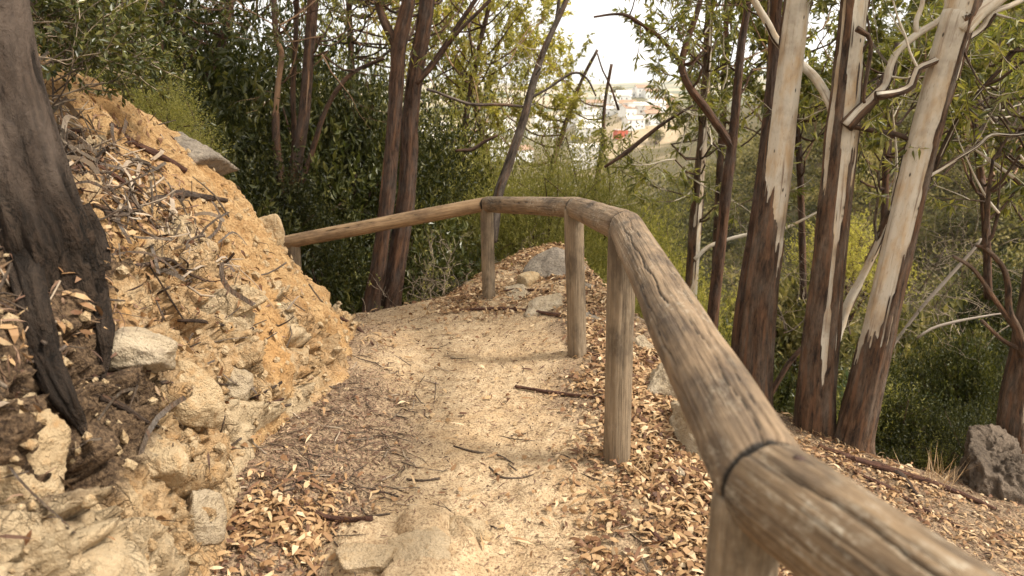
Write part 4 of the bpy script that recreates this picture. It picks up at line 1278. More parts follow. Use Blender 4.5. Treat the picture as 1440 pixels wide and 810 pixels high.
# -- trees in the middle distance, centre and right
make_tree('slender_tree', 'dark forked slender tree with a long curved limb reaching left over the valley view', 'tree',
          [([(996, 520, 16), (1003, 440, 15), (1014, 340, 14), (1022, 260, 14), (1030, 202, 13), (1036, 140, 10), (1043, 60, 9), (1052, 0, 8), (1060, -150, 6)], 6.0,
            lambda s, nx: .7 + 0 * s)],
          [([(1029, 205, 13), (1012, 180, 12), (992, 152, 11), (972, 126, 11), (960, 100, 10), (960, 80, 9), (968, 52, 8), (978, 25, 7), (988, -10, 6)], 6.0, lambda s, nx: .6 + 0 * s),
           ([(959, 92, 7), (945, 72, 5), (925, 50, 5), (905, 36, 4), (882, 22, 4), (862, 20, 3), (835, 24, 2.4)], 6.0, lambda s, nx: .6 + 0 * s)],
          [(885, 22, 6.0, (.2, 0, 1), .3, .006, 1, 4), (925, 50, 6.0, (.7, 0, .3), .3, .006, 1, 4), (900, 30, 6, (.1, 0, -.6), .2, .005, 1, 3)] +
          rnd_sprays(7, 985, 1060, -20, 110, 5.8, 6.6, .5, .008, 2, 8), mat='bark_brown', seg=24, seed=53, ll=.08)
make_tree('gum_tree', 'pale slim gum trunk with leafy suckers behind the dark forked tree', 'tree',
          [([(968, 470, 19), (974, 380, 18), (980, 290, 16), (988, 200, 14), (994, 100, 12), (999, 0, 11), (1005, -200, 9)], 7.6,
            lambda s, nx: .0 - .3 * nx)],
          [([(977, 365, 7), (995, 348, 7), (1020, 338, 6), (1050, 330, 6), (1100, 322, 5), (1150, 298, 4)], 7.4, lambda s, nx: -.5 + 0 * s)],
          rnd_sprays(16, 940, 1010, 150, 300, 7.2, 8.0, .6, .008, 2, 10, .3) + rnd_sprays(9, 985, 1040, -30, 140, 7.0, 8.0, .5, .008, 2, 9), seg=24, seed=57, ll=.1)
make_tree('slender_tree', 'grey leaning slender tree rising right behind the second post', 'tree',
          [([(692, 340, 14), (701, 275, 13), (714, 235, 12), (735, 172, 11), (746, 130, 10), (760, 84, 8), (776, 46, 7), (796, 0, 6), (815, -60, 5)], 7.8,
            lambda s, nx: .5 + 0 * s)],
          [([(735, 150, 4), (700, 147, 4), (660, 146, 4), (610, 128, 4), (600, 126, 5)], 7.8, lambda s, nx: .9 + 0 * s),
           ([(742, 140, 4), (770, 125, 3), (805, 103, 3), (825, 110, 2.5), (838, 135, 2)], 7.8, lambda s, nx: .6 + 0 * s),
           ([(770, 60, 5), (782, 30, 5), (786, 0, 4), (790, -30, 4)], 7.8, lambda s, nx: .6 + 0 * s)],
          rnd_sprays(4, 745, 775, 60, 140, 7.6, 8.3, .35, .006, 1, 7), mat='bark_grey', seg=22, seed=61, leaf='leaf_yellow', ll=.06)
make_tree('stringybark_tree', 'reddish-brown stringy trunk forking near the top, left of the pair beyond the rail', 'tree',
          [([(512, 520, 30), (518, 465, 26), (526, 410, 23), (533, 370, 22), (545, 270, 20), (553, 180, 19), (559, 100, 19), (561, 62, 20), (570, 20, 18), (576, -20, 17), (590, -250, 13)], 6.7)],
          [([(560, 68, 16), (550, 50, 13), (538, 25, 11), (532, 0, 10), (528, -60, 9)], 6.7, lambda s, nx: .7 + 0 * s)],
          rnd_sprays(5, 520, 620, -60, 30, 6.4, 7.4, .6, .01, 2, 10) + up_sprays(W(590, -200, 6.7), 4, 1.1), mat='bark_brown', seg=48, step=.02, seed=71, ll=.07, amp=.008, furrow=.01)
make_tree('stringybark_tree', 'thick dark stringy trunk with thin limbs, right of the pair beyond the rail', 'tree',
          [([(540, 520, 40), (546, 458, 33), (551, 410, 29), (558, 370, 26), (572, 270, 24), (576, 180, 22), (584, 100, 20), (600, 0, 20), (620, -250, 15)], 6.9)],
          [([(583, 122, 8), (596, 105, 7), (622, 70, 6), (645, 35, 6), (672, -5, 5)], 6.9, lambda s, nx: .9 + 0 * s),
           ([(586, 118, 6), (610, 92, 5), (640, 50, 5), (690, 0, 4)], 6.7, lambda s, nx: .9 + 0 * s)],
          rnd_sprays(5, 600, 680, -60, 30, 6.6, 7.6, .6, .01, 2, 10) + up_sprays(W(615, -200, 6.9), 4, 1.1), mat='bark_brown', seg=48, step=.02, seed=73, ll=.07, amp=.01, furrow=.012)
make_tree('forked_gum_tree', 'many-stemmed tree with one bare pale stem behind the left rail end', 'tree',
          [([(416, 420, 34), (414, 340, 28), (412, 280, 24), (418, 220, 17), (428, 160, 15), (434, 80, 14), (440, 0, 14), (446, -150, 12)], 7.6, lambda s, nx: .6 - .5 * ss(1.5, 2.0, s) * (1 - ss(2.6, 3, s))),
           ([(408, 330, 18), (398, 270, 14), (390, 215, 11), (388, 165, 9), (391, 120, 9), (396, 76, 9), (388, 50, 6), (385, 0, 6), (384, -80, 5)], 7.5, lambda s, nx: .5 - .95 * ss(1.1, 1.3, s) * (1 - ss(1.9, 2.0, s))),
           ([(410, 290, 9), (414, 200, 7), (412, 130, 6), (416, 50, 5), (418, -40, 5)], 7.7),
           ([(424, 260, 7), (440, 210, 6), (456, 160, 5), (475, 125, 5), (500, 100, 4), (540, 82, 3)], 7.5)],
          [], rnd_sprays(14, 370, 520, -30, 120, 7.2, 8.2, .6, .008, 2, 9), mat='bark_brown', seg=24, seed=81, ll=.055, leaf='leaf_bush')


# -- airy trees: thin stems with scattered leaves
def airy(name, label, pts, Y, n, box, leaf='leaf_yellow', ll=.07, group=None, mat='bark_brown', seed=1, dep=2, leafn=20, L=.8, pale=.4):
    x0, x1, y0, y1 = box
    sp = []
    for _ in range(n):
        px, py = R.uniform(x0, x1), R.uniform(y0, y1)
        c = (x0 + x1) / 2
        d = np.array([(px - c) / (x1 - x0) * 2 + R.normal() * .4, R.normal() * .5, .9])
        sp.append((px, py, Y + R.normal() * .5, d, L * R.uniform(.6, 1.3), .01, dep, leafn, .97))
    return make_tree(name, label, 'tree', [(pts, Y)], [], sp, mat=mat, leaf=leaf, seg=14, step=.08, seed=seed, ll=ll, lw=.4, droop=.35, bias=lambda s, nx: pale + 0 * s, group=group)


airy('airy_tree', 'sparse yellowing tree in front of the bright sky, nearest the thick stringy trunk', [(640, 330, 10), (648, 250, 9), (655, 170, 8), (668, 90, 6), (690, 0, 5)], 10, 24, (610, 720, 0, 190), seed=101)
airy('airy_tree', 'sparse yellowing tree with thin stems right of the grey leaning tree', [(760, 330, 9), (770, 260, 8), (790, 190, 6), (815, 120, 4), (840, 70, 3)], 10.5, 12, (715, 785, 130, 240), seed=102, L=.6)
airy('airy_tree', 'olive leafy tree filling the gap between grey leaning tree and stringy pair', [(700, 330, 9), (688, 240, 8), (670, 160, 6), (640, 80, 5)], 11.5, 26, (620, 760, 60, 240), leaf='leaf_light', seed=103)
airy('airy_tree', 'small yellow-leaved tree whose tips stand against the white sky', [(830, 300, 7), (845, 220, 6), (850, 150, 4), (860, 90, 3)], 11, 2, (800, 820, 120, 170), seed=104, L=.55)
airy('airy_tree', 'tall thin olive tree left of the white gum', [(1005, 420, 11), (1012, 250, 10), (1018, 120, 8), (1022, 0, 6)], 9, 15, (985, 1065, 20, 220), leaf='leaf_gum', ll=.085, seed=105)
airy('airy_tree', 'leafy olive tree between the white gum and the middle gum', [(1130, 420, 9), (1125, 250, 8), (1118, 120, 6), (1120, 20, 5)], 9, 22, (1085, 1170, 20, 240), leaf='leaf_gum', ll=.085, seed=106)
airy('airy_tree', 'leafy olive tree showing between the middle and right big gums', [(1240, 420, 9), (1245, 250, 8), (1250, 150, 6), (1262, 60, 5)], 8, 18, (1205, 1310, 60, 260), leaf='leaf_gum', ll=.085, seed=107)
airy('airy_tree', 'thin leafy tree at the right edge above the pale branch', [(1390, 420, 9), (1385, 300, 8), (1372, 180, 6), (1365, 80, 5)], 7, 16, (1330, 1440, 40, 260), leaf='leaf_gum', ll=.085, seed=108)
airy('airy_tree', 'tall olive tree with bright leaves rising above the left rail', [(500, 330, 10), (500, 200, 9), (495, 100, 8), (490, 0, 7)], 10, 26, (440, 640, -20, 110), leaf='leaf_light', seed=109)
airy('airy_tree', 'small-leaved tree high above the dark thicket, left of the many-stemmed tree', [(300, 330, 10), (300, 200, 10), (310, 100, 8), (320, 0, 7)], 10, 22, (240, 400, -30, 90), leaf='leaf_bush', seed=110)


for pts, Y, sdd, lab in (([(232, 300, 12), (230, 150, 11), (228, 60, 10), (226, 0, 9), (222, -120, 7)], 8.0, 211, 'thin dark trunk rising out of the thicket above the crest boulder'),
                        ([(278, 300, 9), (284, 140, 8), (300, 90, 7), (322, 30, 9), (320, -40, 8), (318, -150, 6)], 8.2, 212, 'thin bent dark trunk in the thicket left of the pale bare stem'),
                        ([(160, 200, 9), (166, 80, 8), (172, 0, 7), (176, -100, 5)], 7.4, 213, 'thin dark trunk behind the leafy bank bush')):
    make_tree('slender_tree', lab, 'tree', [(pts, Y)], [], rnd_sprays(7, pts[0][0] - 60, pts[0][0] + 60, -40, 60, Y - .5, Y + .8, .6, .008, 2, 12), mat='bark_brown', seg=16, step=.06, seed=sdd,
              ll=.05, lw=.4, leaf='leaf_bush', bias=lambda s, nx: .6 + 0 * s)

# ------------------------------------------------------------------ shrubs
def shrub_proto(n_tw, per, ll, lw, spread_up=.5, hollow=.35, seed=0, tl=.28, lumps=9):
    """unit shrub (radius about 1, base at 0, height about 2): leaves on short twigs gathered in lumps"""
    rg = np.random.default_rng(seed)
    LC = unit(rg.normal(size=(lumps, 3))) * rg.uniform(.25, .8, (lumps, 1)); LR = rg.uniform(.2, .5, lumps) * (1 if lumps < 16 else .85)
    k = rg.integers(0, lumps, n_tw)
    o = unit(rg.normal(size=(n_tw, 3))) * (rg.random((n_tw, 1)) ** .45)
    C = LC[k] + o * LR[k][:, None] + np.array([0, 0, 1.0])
    C[:, 2] = np.maximum(C[:, 2], .02 + rg.random(n_tw) * .3)
    d = unit(unit(C - np.array([0, 0, .7])) + o * .6 + rg.normal(size=(n_tw, 3)) * .4 + np.array([0, 0, spread_up]))
    t = rg.random((n_tw, per)); L = rg.uniform(.5, 1.2, n_tw) * tl
    P = C[:, None, :] + d[:, None, :] * (t * L[:, None])[..., None]
    D = unit(rg.normal(size=(n_tw, per, 3)) * .8 + d[:, None, :] * .8)
    Nn = unit(rg.normal(size=(n_tw, per, 3)) + np.array([0, 0, .8]))
    rn = np.clip(rg.random((n_tw, 1)) * .6 + rg.random((n_tw, per)) * .5 - .05 + .15 * (t - .5), 0, 1)
    l_ = ll * rg.uniform(.6, 1.25, n_tw * per)
    return P.reshape(-1, 3), D.reshape(-1, 3), Nn.reshape(-1, 3), l_, l_ * lw, rn.ravel(), C, d, L


PROTO = {}


def shrub_mesh(key, *a, leaf='leaf_light', **k):
    P, D, Nn, l_, w_, rn, C, d, L = shrub_proto(*a, **k)
    mb = MB(); leaves(mb, P, D, Nn, l_, w_, .15, rn, .1)
    o = mb.build('foliage', M[leaf], None, False); COL.objects.unlink(o)
    rg = np.random.default_rng(k.get('seed', 0) + 500)
    mb = MB()
    for i in range(14):
        c = C[rg.integers(0, len(C))]
        a0 = np.array([rg.normal() * .06, rg.normal() * .06, -.15])
        mid = a0 * .5 + c * .5 + rg.normal(size=3) * .1
        tube(mb, [a0, mid, c], [.03, .02, .006], 5, .15, lambda th, L_, rr_, dirs, PP: (0 * rr_, np.full(rr_.shape, .7)))
        for _ in range(4):
            t_ = rg.uniform(.4, 1); s = mid * (1 - t_) + c * t_
            tube(mb, [s, s + rg.normal(size=3) * .15 + [0, 0, .1], s + unit(rg.normal(size=3)) * .45 + [0, 0, .2]], [.009, .006, .003], 4, .2, lambda th, L_, rr_, dirs, PP: (0 * rr_, np.full(rr_.shape, .6)))
    o2 = mb.build('stems', M['bark_brown'], None); COL.objects.unlink(o2)
    PROTO[key] = (o.data, o2.data, leaf)


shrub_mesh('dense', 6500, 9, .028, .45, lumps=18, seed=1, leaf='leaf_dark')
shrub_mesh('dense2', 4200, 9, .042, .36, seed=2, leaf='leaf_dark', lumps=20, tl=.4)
shrub_mesh('fine', 5200, 9, .032, .28, seed=3, leaf='leaf_light', lumps=14, tl=.35)
shrub_mesh('fine2', 4200, 9, .042, .26, seed=4, leaf='leaf_light', lumps=10, tl=.4)
shrub_mesh('yellow', 2200, 8, .045, .35, seed=5, leaf='leaf_yellow', lumps=12)
shrub_mesh('bush', 1900, 8, .075, .36, seed=6, leaf='leaf_bush', lumps=10, tl=.3)
shrub_mesh('grey', 900, 8, .085, .45, seed=7, leaf='leaf_grey', lumps=8)
shrub_mesh('scrub', 700, 7, .11, .45, seed=8, leaf='leaf_scrub', lumps=9, tl=.25)
_sn = [0]


def shrub(key, x, y, z, sx, sz, label, group=None, name='shrub', cat='shrub', leaf=None, lean=0.0):
    root = empty(name, (x, y, z), label, cat, group)
    root.rotation_euler = (lean, 0, R.uniform(0, 6.28)); root.scale = (sx, sx, sz)
    a, b, lf_ = PROTO[key]
    for nm, me in (('foliage', a), ('stems', b)):
        o = bpy.data.objects.new(nm, me); COL.objects.link(o); o.parent = root
    return root


def shrub_px(key, px, py_top, Y, sx, h, label, **k):
    """shrub whose top is seen at px,py_top at distance Y"""
    p = W(px, py_top, Y)
    return shrub(key, p[0], p[1], p[2] - h * .98, sx, h / 2, label, **k)


# dark thicket beyond the bank
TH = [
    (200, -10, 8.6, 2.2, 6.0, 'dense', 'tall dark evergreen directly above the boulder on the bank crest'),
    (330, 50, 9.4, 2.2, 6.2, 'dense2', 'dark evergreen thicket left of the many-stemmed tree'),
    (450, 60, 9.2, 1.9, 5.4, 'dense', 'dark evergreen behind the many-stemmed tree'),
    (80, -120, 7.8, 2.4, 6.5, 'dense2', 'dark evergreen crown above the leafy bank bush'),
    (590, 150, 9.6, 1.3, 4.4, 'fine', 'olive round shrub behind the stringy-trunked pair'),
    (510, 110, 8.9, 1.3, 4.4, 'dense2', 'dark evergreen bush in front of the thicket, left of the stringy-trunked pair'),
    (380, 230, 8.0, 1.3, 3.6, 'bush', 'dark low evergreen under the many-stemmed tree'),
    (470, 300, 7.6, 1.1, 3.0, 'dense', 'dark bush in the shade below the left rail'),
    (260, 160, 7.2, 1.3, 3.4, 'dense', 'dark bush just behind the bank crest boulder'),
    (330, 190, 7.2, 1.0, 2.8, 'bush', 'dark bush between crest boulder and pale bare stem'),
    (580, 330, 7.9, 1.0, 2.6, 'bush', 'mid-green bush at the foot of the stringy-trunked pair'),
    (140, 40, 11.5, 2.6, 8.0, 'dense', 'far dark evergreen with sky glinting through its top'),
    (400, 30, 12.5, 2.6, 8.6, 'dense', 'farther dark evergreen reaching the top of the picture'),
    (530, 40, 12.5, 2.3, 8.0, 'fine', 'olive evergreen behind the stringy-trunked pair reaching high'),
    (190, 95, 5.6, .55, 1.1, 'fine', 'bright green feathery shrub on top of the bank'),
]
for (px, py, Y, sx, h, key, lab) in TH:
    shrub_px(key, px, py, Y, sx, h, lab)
# light shrubs, middle
MI = [
    (655, 215, 10, 1.3, 4.2, 'fine2', 'light olive shrub behind the second post on its left'),
    (720, 255, 9.4, 1.1, 3.6, 'fine', 'low light shrub above the rail right of the second post'),
    (800, 182, 9.6, 1.35, 4.4, 'fine', 'feathery light green shrub rising above the middle rail'),
    (860, 235, 8.8, 1.05, 3.6, 'fine', 'feathery light green shrub right of the third post'),
    (760, 240, 8.4, .9, 3.0, 'fine2', 'yellow-green feathery shrub behind the middle rail'),
    (900, 330, 8.0, 1.0, 3.2, 'fine', 'light shrub behind the bend of the near rail'),
    (690, 300, 8.6, .9, 2.8, 'fine2', 'olive shrub just behind the second post'),
    (620, 270, 8.8, .9, 3.2, 'fine2', 'olive shrub right of the thick stringy trunk'),
    (950, 300, 10, 1.2, 4, 'yellow', 'yellowish shrub behind the pale slim gum'),
    (900, 225, 13, 1.4, 4.5, 'yellow', 'pale yellow bush below the sandy slope'),
    (1020, 470, 8.2, .9, 2.6, 'bush', 'mid green shrub behind the dark slender trunks'),
    (960, 430, 7.4, .9, 2.6, 'fine', 'green shrub close behind the near rail bend'),
    (1100, 520, 8.0, .9, 2.6, 'dense2', 'olive green shrub between white gum and middle gum'),
    (1110, 350, 12, 1.2, 3.6, 'scrub', 'muted olive shrub farther behind between white gum and middle gum'),
    (1210, 262, 19, 1.6, 3.6, 'yellow', 'golden yellow shrub on the slope seen between the middle and right gums'),
    (1225, 545, 8.0, .9, 2.4, 'bush', 'green shrub low between middle and right gums'),
    (1275, 490, 7.4, .6, 1.8, 'grey', 'grey-green broad-leaved shrub just right of the leaning gum'),
    (1290, 550, 6.2, .7, 1.8, 'dense2', 'green bushy shrub behind the lower ledge'),
    (1360, 470, 6.6, .75, 2.4, 'dense2', 'dark green bush left of the right-edge gum trunk'),
    (1345, 570, 5.7, .6, 1.5, 'dense', 'dark bush directly behind the furrowed boulder'),
    (1240, 560, 6.3, .7, 1.8, 'fine2', 'light green shrub right behind the base of the leaning gum'),
    (1330, 400, 9.5, 1.2, 3.6, 'scrub', 'olive shrub down the slope right of the leaning gum'),
    (1400, 380, 9.8, 1.1, 3.4, 'dense2', 'dark shrub down the slope at the right edge'),
    (1150, 575, 6.9, .6, 1.6, 'bush', 'green shrub right behind the base of the middle gum'),
    (1445, 500, 6.4, .8, 2.4, 'dense', 'dark shrub at the right edge behind the gum trunk'),
    (1010, 520, 6.6, .65, 2.0, 'fine', 'green shrub at the drop beside the white gum base'),
    (905, 440, 6.6, .55, 1.8, 'fine', 'small green shrub at the drop behind the fourth post'),
    (850, 400, 7.6, .7, 2.2, 'fine2', 'small green shrub behind the grey rock ledge'),
]
for (px, py, Y, sx, h, key, lab) in MI:
    shrub_px(key, px, py, Y, sx, h, lab)


# dead brush at the edge
def dry_brush(px, py, Y, w, h, n, label, seed):
    p = W(px, py, Y); root = empty('dry_shrub', p, label, 'dry shrub')
    mw, ml = MB(), MB()
    for _ in range(n):
        s = p + np.array([R.normal() * w * .3, R.normal() * .2, 0])
        grow(mw, ml, s, np.array([R.normal() * .7, R.normal() * .5, .8]), h * R.uniform(.4, .8), .008, 3, 4, .03, .35, .2, .9, .1, .35, .5, .4)
    mw.build('branches', M['twig'], root, True, p)
    if ml.n: ml.build('foliage', M['leaf_light'], root, False, p)


dry_brush(640, 445, 6.7, .9, .6, 8, 'tangled leafless brown brush between the stringy trunks and the second post', 1)
dry_brush(590, 450, 6.6, .6, .5, 5, 'tangled dry brush at the foot of the thick stringy trunk', 2)
dry_brush(715, 400, 7.7, .7, .5, 5, 'dry grey brush behind the second post on the mound', 3)
dry_brush(1350, 480, 7.4, 1.2, 1.0, 7, 'bare dark branching shrub right of the leaning gum', 4)
dry_brush(1120, 470, 7.2, .9, 1.0, 5, 'bare brown twiggy shrub between white gum and middle gum', 5)
dry_brush(1280, 420, 8.4, .9, 1.0, 5, 'bare grey twiggy shrub behind the leaning gum', 6)

# fallen pale branches spanning the gully
for pts, Y, lab in (([(1190, 570, 6), (1230, 520, 7), (1290, 440, 7), (1325, 400, 8), (1370, 350, 6), (1380, 335, 4)], 6.8, 'pale dead limb slanting up right of the leaning gum'),
                    ([(1290, 475, 5), (1310, 462, 6), (1345, 452, 6), (1400, 442, 4), (1420, 440, 3)], 6.0, 'pale dead limb lying nearly level in the dark bush'),
                    ([(700, 222, 0.1), (850, 235, 4), (880, 215, 8), (905, 195, 7), (935, 172, 5), (975, 148, 3)][1:], 7.2, 'bare brown branch crossing in front of the sandy slope'),
                    ([(870, 155, 4), (858, 120, 3), (848, 100, 2.5), (840, 75, 2)], 7.2, 'thin bare twig standing against the white sky'),
                    ([(640, 212, 5), (665, 210, 6), (680, 200, 6), (700, 190, 4)], 8.5, 'short bare branch against the bright valley left of the grey leaning tree'),
                    ([(1080, 560, 10), (1110, 510, 9), (1140, 480, 7), (1170, 470, 5)], 6.0, 'brown dead branch between white gum and middle gum')):
    P, r = px_path(pts, Y); mb = MB(); r = r * (.7 if 'pale' in lab else .85)
    tube(mb, P, r, 10, .05, bark_disp(lambda s, nx: (-.4 if 'pale' in lab else .7) + 0 * s, 9, .003, .002))
    o = mb.build('dead_branch', M['bark_grey'] if 'pale' in lab else M['bark_brown'], None)
    tag(o, lab, 'branch')

# leafy bush on the bank beside the big gum
root = empty('bank_bush', W(100, 150, 3.2), 'glossy green leafy bush on the bank right behind the big gum trunk', 'bush')
p0 = np.array(root.location); mw, ml = MB(), MB()
for k in range(64):
    px = R.uniform(20, 140); py = R.uniform(-60, 130)
    if px > 100 and py > 110: continue
    grow(mw, ml, W(px - 20, py + 30, R.uniform(2.9, 3.9)), np.array([R.uniform(-.2, .9), R.normal() * .4, R.uniform(-.1, .6)]), R.uniform(.18, .32), .004, 2, 14, .034, .4, .2, .8, .3)
mw.build('branches', M['twig'], root, True, p0); ml.build('foliage', M['leaf_bush'], root, False, p0)

# dry grass tufts on the lower ledge
def tuft(px, py, n, h, label):
    hh = hit(px, py); p = hh[0] if hh else W(px, py, 4)
    mb = MB(); k = n
    C = p + R.normal(size=(k, 3)) * [.05, .05, 0]
    D = unit(np.stack([R.normal(size=k) * .35, R.normal(size=k) * .35, np.ones(k)], -1))
    leaves(mb, C, D, unit(R.normal(size=(k, 3))), h * R.uniform(.4, 1.1, k), .004, .1, np.clip(R.normal(.8, .1, k), 0, 1), .25)
    o = mb.build('grass_tuft', M['litter'], None, False, p); o.location = p; tag(o, label, 'grass tuft')


tuft(1315, 682, 45, .26, 'dry straw-coloured grass tuft at the back of the lower ledge')
tuft(905, 668, 40, .12, 'thin dry grass right of the fourth post foot')

# ------------------------------------------------------------------ wooded hillside (one mass)
def hill_wood():
    mb = MB(); rg = np.random.default_rng(99)
    n = 3600
    azr = np.radians(rg.uniform(-42, 46, n)); r_ = 15 * (11.0 ** rg.random(n))
    a_d = np.degrees(azr)
    keep = (a_d > 9) | (r_ < 60) | (rg.random(n) < .35)
    azr, r_ = azr[keep], r_[keep]
    x, y = r_ * np.sin(azr), r_ * np.cos(azr)
    z = Zfar(x, y)
    dens = fbm(x * .06, y * .06, 0, 3, 88)
    for i in range(len(x)):
        if dens[i] < -.2 and r_[i] > 25: continue
        s = rg.uniform(.7, 1.7) * (1.0 + r_[i] / 80)
        if rg.random() < .12: s *= 1.6
        m = int(np.clip(1300 * (16 / r_[i]) ** .8, 220, 1300))
        lz = (.09 + .0038 * r_[i])
        lc = rg.normal(size=(8, 3)) * .45; kk = rg.integers(0, 8, m)
        o = unit(rg.normal(size=(m, 3))) * rg.random((m, 1)) ** .4 * .5
        C = (lc[kk] + o) * s * np.array([1, 1, .75]) + np.array([x[i], y[i], z[i] + s * .55])
        tone = rg.random() ** 1.3 * .8
        leaves(mb, C, unit(rg.normal(size=(m, 3)) + [0, 0, .4]), unit(rg.normal(size=(m, 3)) + [0, 0, .9]), lz * rg.uniform(.6, 1.3, m), lz * .55, .15,
               np.clip(tone + rg.random(m) * .25, 0, 1), .1)
    o = mb.build('wooded_hillside', M['leaf_scrub'], None, False)
    tag(o, 'olive scrub and trees covering the far slopes of the valley', None, None, 'stuff')


hill_wood()


# ------------------------------------------------------------------ town
def house(x, y, rot, w, d, h, wall, roof, label, group=None, style='gable'):
    z = float(Zfar(np.array([x]), np.array([y]))[0]) - 1.0
    root = empty('house', (x, y, z), label, 'house', group); root.rotation_euler = (0, 0, rot)
    mb = MB(); H = h + 1.0
    v = [(-w / 2, -d / 2, 0), (w / 2, -d / 2, 0), (w / 2, d / 2, 0), (-w / 2, d / 2, 0), (-w / 2, -d / 2, H), (w / 2, -d / 2, H), (w / 2, d / 2, H), (-w / 2, d / 2, H)]
    f = [(0, 1, 5, 4), (1, 2, 6, 5), (2, 3, 7, 6), (3, 0, 4, 7), (4, 5, 6, 7)]
    gh = d * .22
    if style == 'gable':
        v += [(-w / 2, 0, H + gh), (w / 2, 0, H + gh)]
        mb.add(v, f[:4], [(4, 8, 7), (5, 6, 9)])
    else:
        mb.add(v, f)
    mb.build('wall', wall, root, False)
    mb = MB(); e = .35; t = .18
    if style == 'gable':
        for s in (-1, 1):
            a = np.array([[-w / 2 - e, s * (d / 2 + e), H - gh * e / (d / 2)], [w / 2 + e, s * (d / 2 + e), H - gh * e / (d / 2)], [w / 2 + e, 0, H + gh], [-w / 2 - e, 0, H + gh]])
            b = a + [0, 0, t]; a = a + [0, 0, .01]
            mb.add(np.vstack([a, b]), [(0, 1, 2, 3), (4, 5, 6, 7), (0, 1, 5, 4), (1, 2, 6, 5), (3, 0, 4, 7)])
    else:
        for (sx, sy, ww, dd) in ((0, -d / 2, w + .3, .3), (0, d / 2, w + .3, .3), (-w / 2, 0, .3, d), (w / 2, 0, .3, d)):
            a = np.array([[-ww / 2 + sx, -dd / 2 + sy, H + .003], [ww / 2 + sx, -dd / 2 + sy, H + .003], [ww / 2 + sx, dd / 2 + sy, H + .003], [-ww / 2 + sx, dd / 2 + sy, H + .003]])
            mb.add(np.vstack([a, a + [0, 0, .5]]), [(0, 1, 5, 4), (1, 2, 6, 5), (2, 3, 7, 6), (3, 0, 4, 7), (4, 5, 6, 7)])
    mb.build('roof', roof, root, False)
    nw = max(1, int(w / 3.5)); fl = max(1, int(h / 2.9))
    for k in range(nw):
        for q in range(fl):
            cx = -w / 2 + (k + .5) * w / nw; cz = 1.0 + q * 2.9 + 1.5
            door = (k == 0 and q == 0)
            hw, hh = (.5, 1.0) if door else (.45, .6)
            if door: cz = 2.0
            mb = MB(); yv = -d / 2 - .04
            a = np.array([[cx - hw, yv, cz - hh], [cx + hw, yv, cz - hh], [cx + hw, yv, cz + hh], [cx - hw, yv, cz + hh]])
            mb.add(np.vstack([a, a + [0, .1, 0]]), [(0, 1, 2, 3), (0, 1, 5, 4), (1, 2, 6, 5), (2, 3, 7, 6), (3, 0, 4, 7)])
            mb.build('door' if door else 'window', M['glass'], root, False)
    for (cy, cz) in ((0, 2.4),):
        mb = MB(); xv = w / 2 + .04
        a = np.array([[xv, -.45, cz - .6], [xv, .45, cz - .6], [xv, .45, cz + .6], [xv, -.45, cz + .6]])
        mb.add(np.vstack([a, a - [.1, 0, 0]]), [(0, 1, 2, 3), (0, 1, 5, 4), (1, 2, 6, 5), (2, 3, 7, 6), (3, 0, 4, 7)])
        mb.build('window', M['glass'], root, False)
    return root


G1 = 'white houses of the village on the spur'
VIL = [(66.5, 462, .35, 7, 6, 4.2, 'red_wall', 'roof_pale', 'low red-walled building at the front of the village', 'flat'),
       (76, 474, .35, 12, 8, 6, 'plaster', 'roof_pale', 'white house joined to the red-walled building at the village front', 'gable'),
       (89, 486, .2, 10, 9, 7, 'plaster', 'roof', 'white two-storey house right of the village front', 'gable'),
       (112, 560, .5, 11, 9, 7, 'ochre_wall', 'roof_pale', 'pinkish ochre house at the upper right of the village', 'gable')]
for (x, y, rot, w, d, h, wl_, rf, lab, stl) in VIL:
    house(x, y, rot, w, d, h, M[wl_], M[rf], lab, None, stl)
rg = np.random.default_rng(5)
for k in range(24):
    a = rg.uniform(5.8, 11.4); r_ = rg.uniform(492, 660)
    x, y = r_ * math.sin(math.radians(a)), r_ * math.cos(math.radians(a))
    house(x, y, rg.uniform(-.3, .7), rg.uniform(9, 18), rg.uniform(8, 11), rg.uniform(3.5, 7), M['plaster'], M['roof' if rg.random() < .45 else 'roof_pale'],
          'white-walled house among others on the village spur', G1, 'gable' if rg.random() < .7 else 'flat')
for k in range(46):
    a = rg.uniform(-9.5, 7.0); r_ = rg.uniform(380, 900)
    x, y = r_ * math.sin(math.radians(a)), r_ * math.cos(math.radians(a))
    house(x, y, rg.uniform(-.5, .8), rg.uniform(10, 20), rg.uniform(8, 12), rg.uniform(4, 9), M['plaster'], M['roof' if rg.random() < .3 else 'roof_pale'],
          'white building of the town in the valley seen through the thin trees', 'white buildings of the town in the valley', 'gable' if rg.random() < .5 else 'flat')
# round trees in the village
for (px, py, Y, s, lab) in ((838 + 85, 158, 440, 6.0, 'round dark green tree right of the white village houses'), (905, 150, 480, 4, 'smaller round tree in front of the village houses'),
                            (866, 132, 700, 8, 'dark tree behind the village roofs')):
    p = W(px, py, Y); z = float(Zfar(np.array([p[0]]), np.array([p[1]]))[0])
    shrub('scrub', p[0], p[1], z, s, s * .8, lab, name='round_tree', cat='tree')

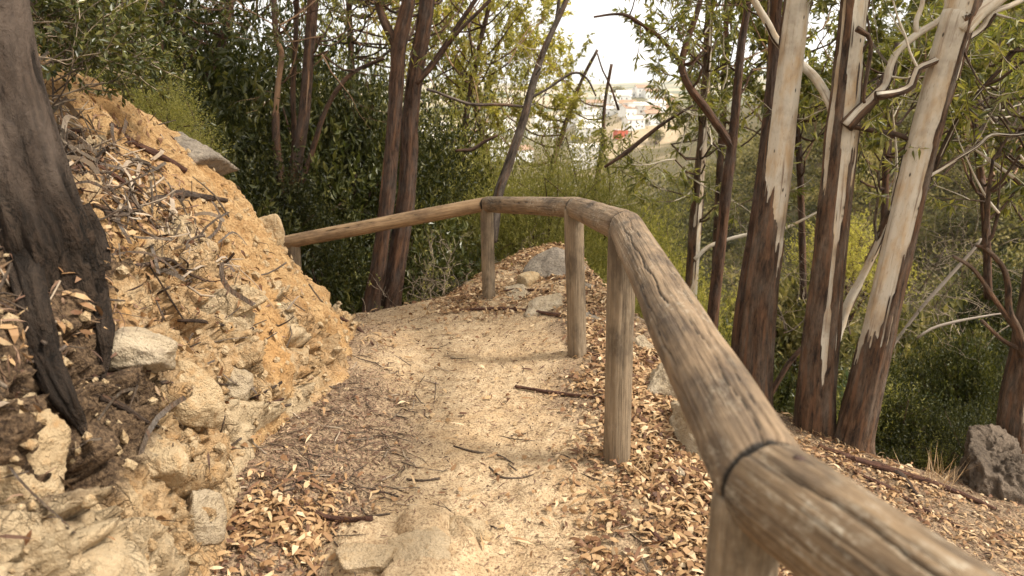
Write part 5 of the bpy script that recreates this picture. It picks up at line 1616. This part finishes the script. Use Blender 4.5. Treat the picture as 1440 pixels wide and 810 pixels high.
# ------------------------------------------------------------------ air
HZ = True
if HZ:
    mb = MB()
    x0, x1, y0, y1, z0, z1 = -3600, 3600, -3600, 3600, float(ZF.min()) - 1.5, float(max(ZF.max(), 14)) + 3
    v = [(x0, y0, z0), (x1, y0, z0), (x1, y1, z0), (x0, y1, z0), (x0, y0, z1), (x1, y0, z1), (x1, y1, z1), (x0, y1, z1)]
    mb.add(v, [(3, 2, 1, 0), (4, 5, 6, 7), (0, 1, 5, 4), (1, 2, 6, 5), (2, 3, 7, 6), (3, 0, 4, 7)])
    m = bpy.data.materials.new('air_haze'); m.use_nodes = True; nt = m.node_tree; nt.nodes.clear()
    out = nt.nodes.new('ShaderNodeOutputMaterial'); pv = nt.nodes.new('ShaderNodeVolumePrincipled')
    pv.inputs['Color'].default_value = (.93, .96, 1, 1); pv.inputs['Density'].default_value = .0001; pv.inputs['Anisotropy'].default_value = .2
    nt.links.new(pv.outputs[0], out.inputs['Volume'])
    o = mb.build('haze', m, None, False); tag(o, None, None, None, 'stuff')

# ------------------------------------------------------------------ light, sky, camera
w = bpy.data.worlds.new('World'); scene.world = w; w.use_nodes = True
nt = w.node_tree; bg = nt.nodes['Background']
SE, SR = math.radians(50), math.radians(104)      # sun high on the right behind thin cloud
sky = nt.nodes.new('ShaderNodeTexSky'); sky.sky_type = 'NISHITA'; sky.sun_disc = False
sky.sun_elevation = SE; sky.sun_rotation = SR; sky.air_density = 1.0; sky.dust_density = 4.0; sky.ozone_density = 1.0
hs = nt.nodes.new('ShaderNodeHueSaturation'); hs.inputs['Saturation'].default_value = .22
nt.links.new(sky.outputs[0], hs.inputs['Color'])
tc = nt.nodes.new('ShaderNodeTexCoord'); nz = nt.nodes.new('ShaderNodeTexNoise'); nz.inputs['Scale'].default_value = 2.2; nz.inputs['Detail'].default_value = 5
nt.links.new(tc.outputs['Generated'], nz.inputs['Vector'])
rp = nt.nodes.new('ShaderNodeValToRGB'); rp.color_ramp.elements[0].position = .3; rp.color_ramp.elements[0].color = (.4, .4, .4, 1)
rp.color_ramp.elements[1].position = .7; rp.color_ramp.elements[1].color = (1, 1, 1, 1)
nt.links.new(nz.outputs[0], rp.inputs[0])
mx = nt.nodes.new('ShaderNodeMix'); mx.data_type = 'RGBA'
nt.links.new(rp.outputs[0], mx.inputs[0]); nt.links.new(hs.outputs[0], mx.inputs[6]); mx.inputs[7].default_value = (9.5, 9.3, 8.9, 1)
nt.links.new(mx.outputs[2], bg.inputs[0]); bg.inputs[1].default_value = .05

sl = bpy.data.lights.new('Sun', 'SUN'); sl.energy = 1.5; sl.angle = math.radians(12); sl.color = (1, .93, .82)
so = bpy.data.objects.new('Sun', sl); COL.objects.link(so)
# direction towards the sun in the sky's convention: rotation measured from +Y towards +X
sdv = Vector((math.sin(SR) * math.cos(SE), math.cos(SR) * math.cos(SE), math.sin(SE)))
so.rotation_euler = sdv.to_track_quat('Z', 'Y').to_euler()

cam = bpy.data.cameras.new('Camera'); co = bpy.data.objects.new('Camera', cam); COL.objects.link(co)
co.location = (0, 0, CAMZ); co.rotation_euler = (math.pi / 2 - PITCH, 0, 0)
cam.sensor_width = 36; cam.lens = 1040 / 1440 * 36; cam.clip_start = .02; cam.clip_end = 30000
cam.dof.use_dof = True; cam.dof.focus_distance = 3.6; cam.dof.aperture_fstop = 3.6
scene.camera = co
scene.view_settings.view_transform = 'Standard'; scene.view_settings.look = 'None'
scene.view_settings.exposure = 2.1; scene.view_settings.gamma = 1
scene.cycles.max_bounces = 6; scene.cycles.diffuse_bounces = 3; scene.cycles.transmission_bounces = 3; scene.cycles.glossy_bounces = 1
scene.cycles.volume_bounces = 2
scene.cycles.use_denoising = True
scene.cycles.use_light_tree = False
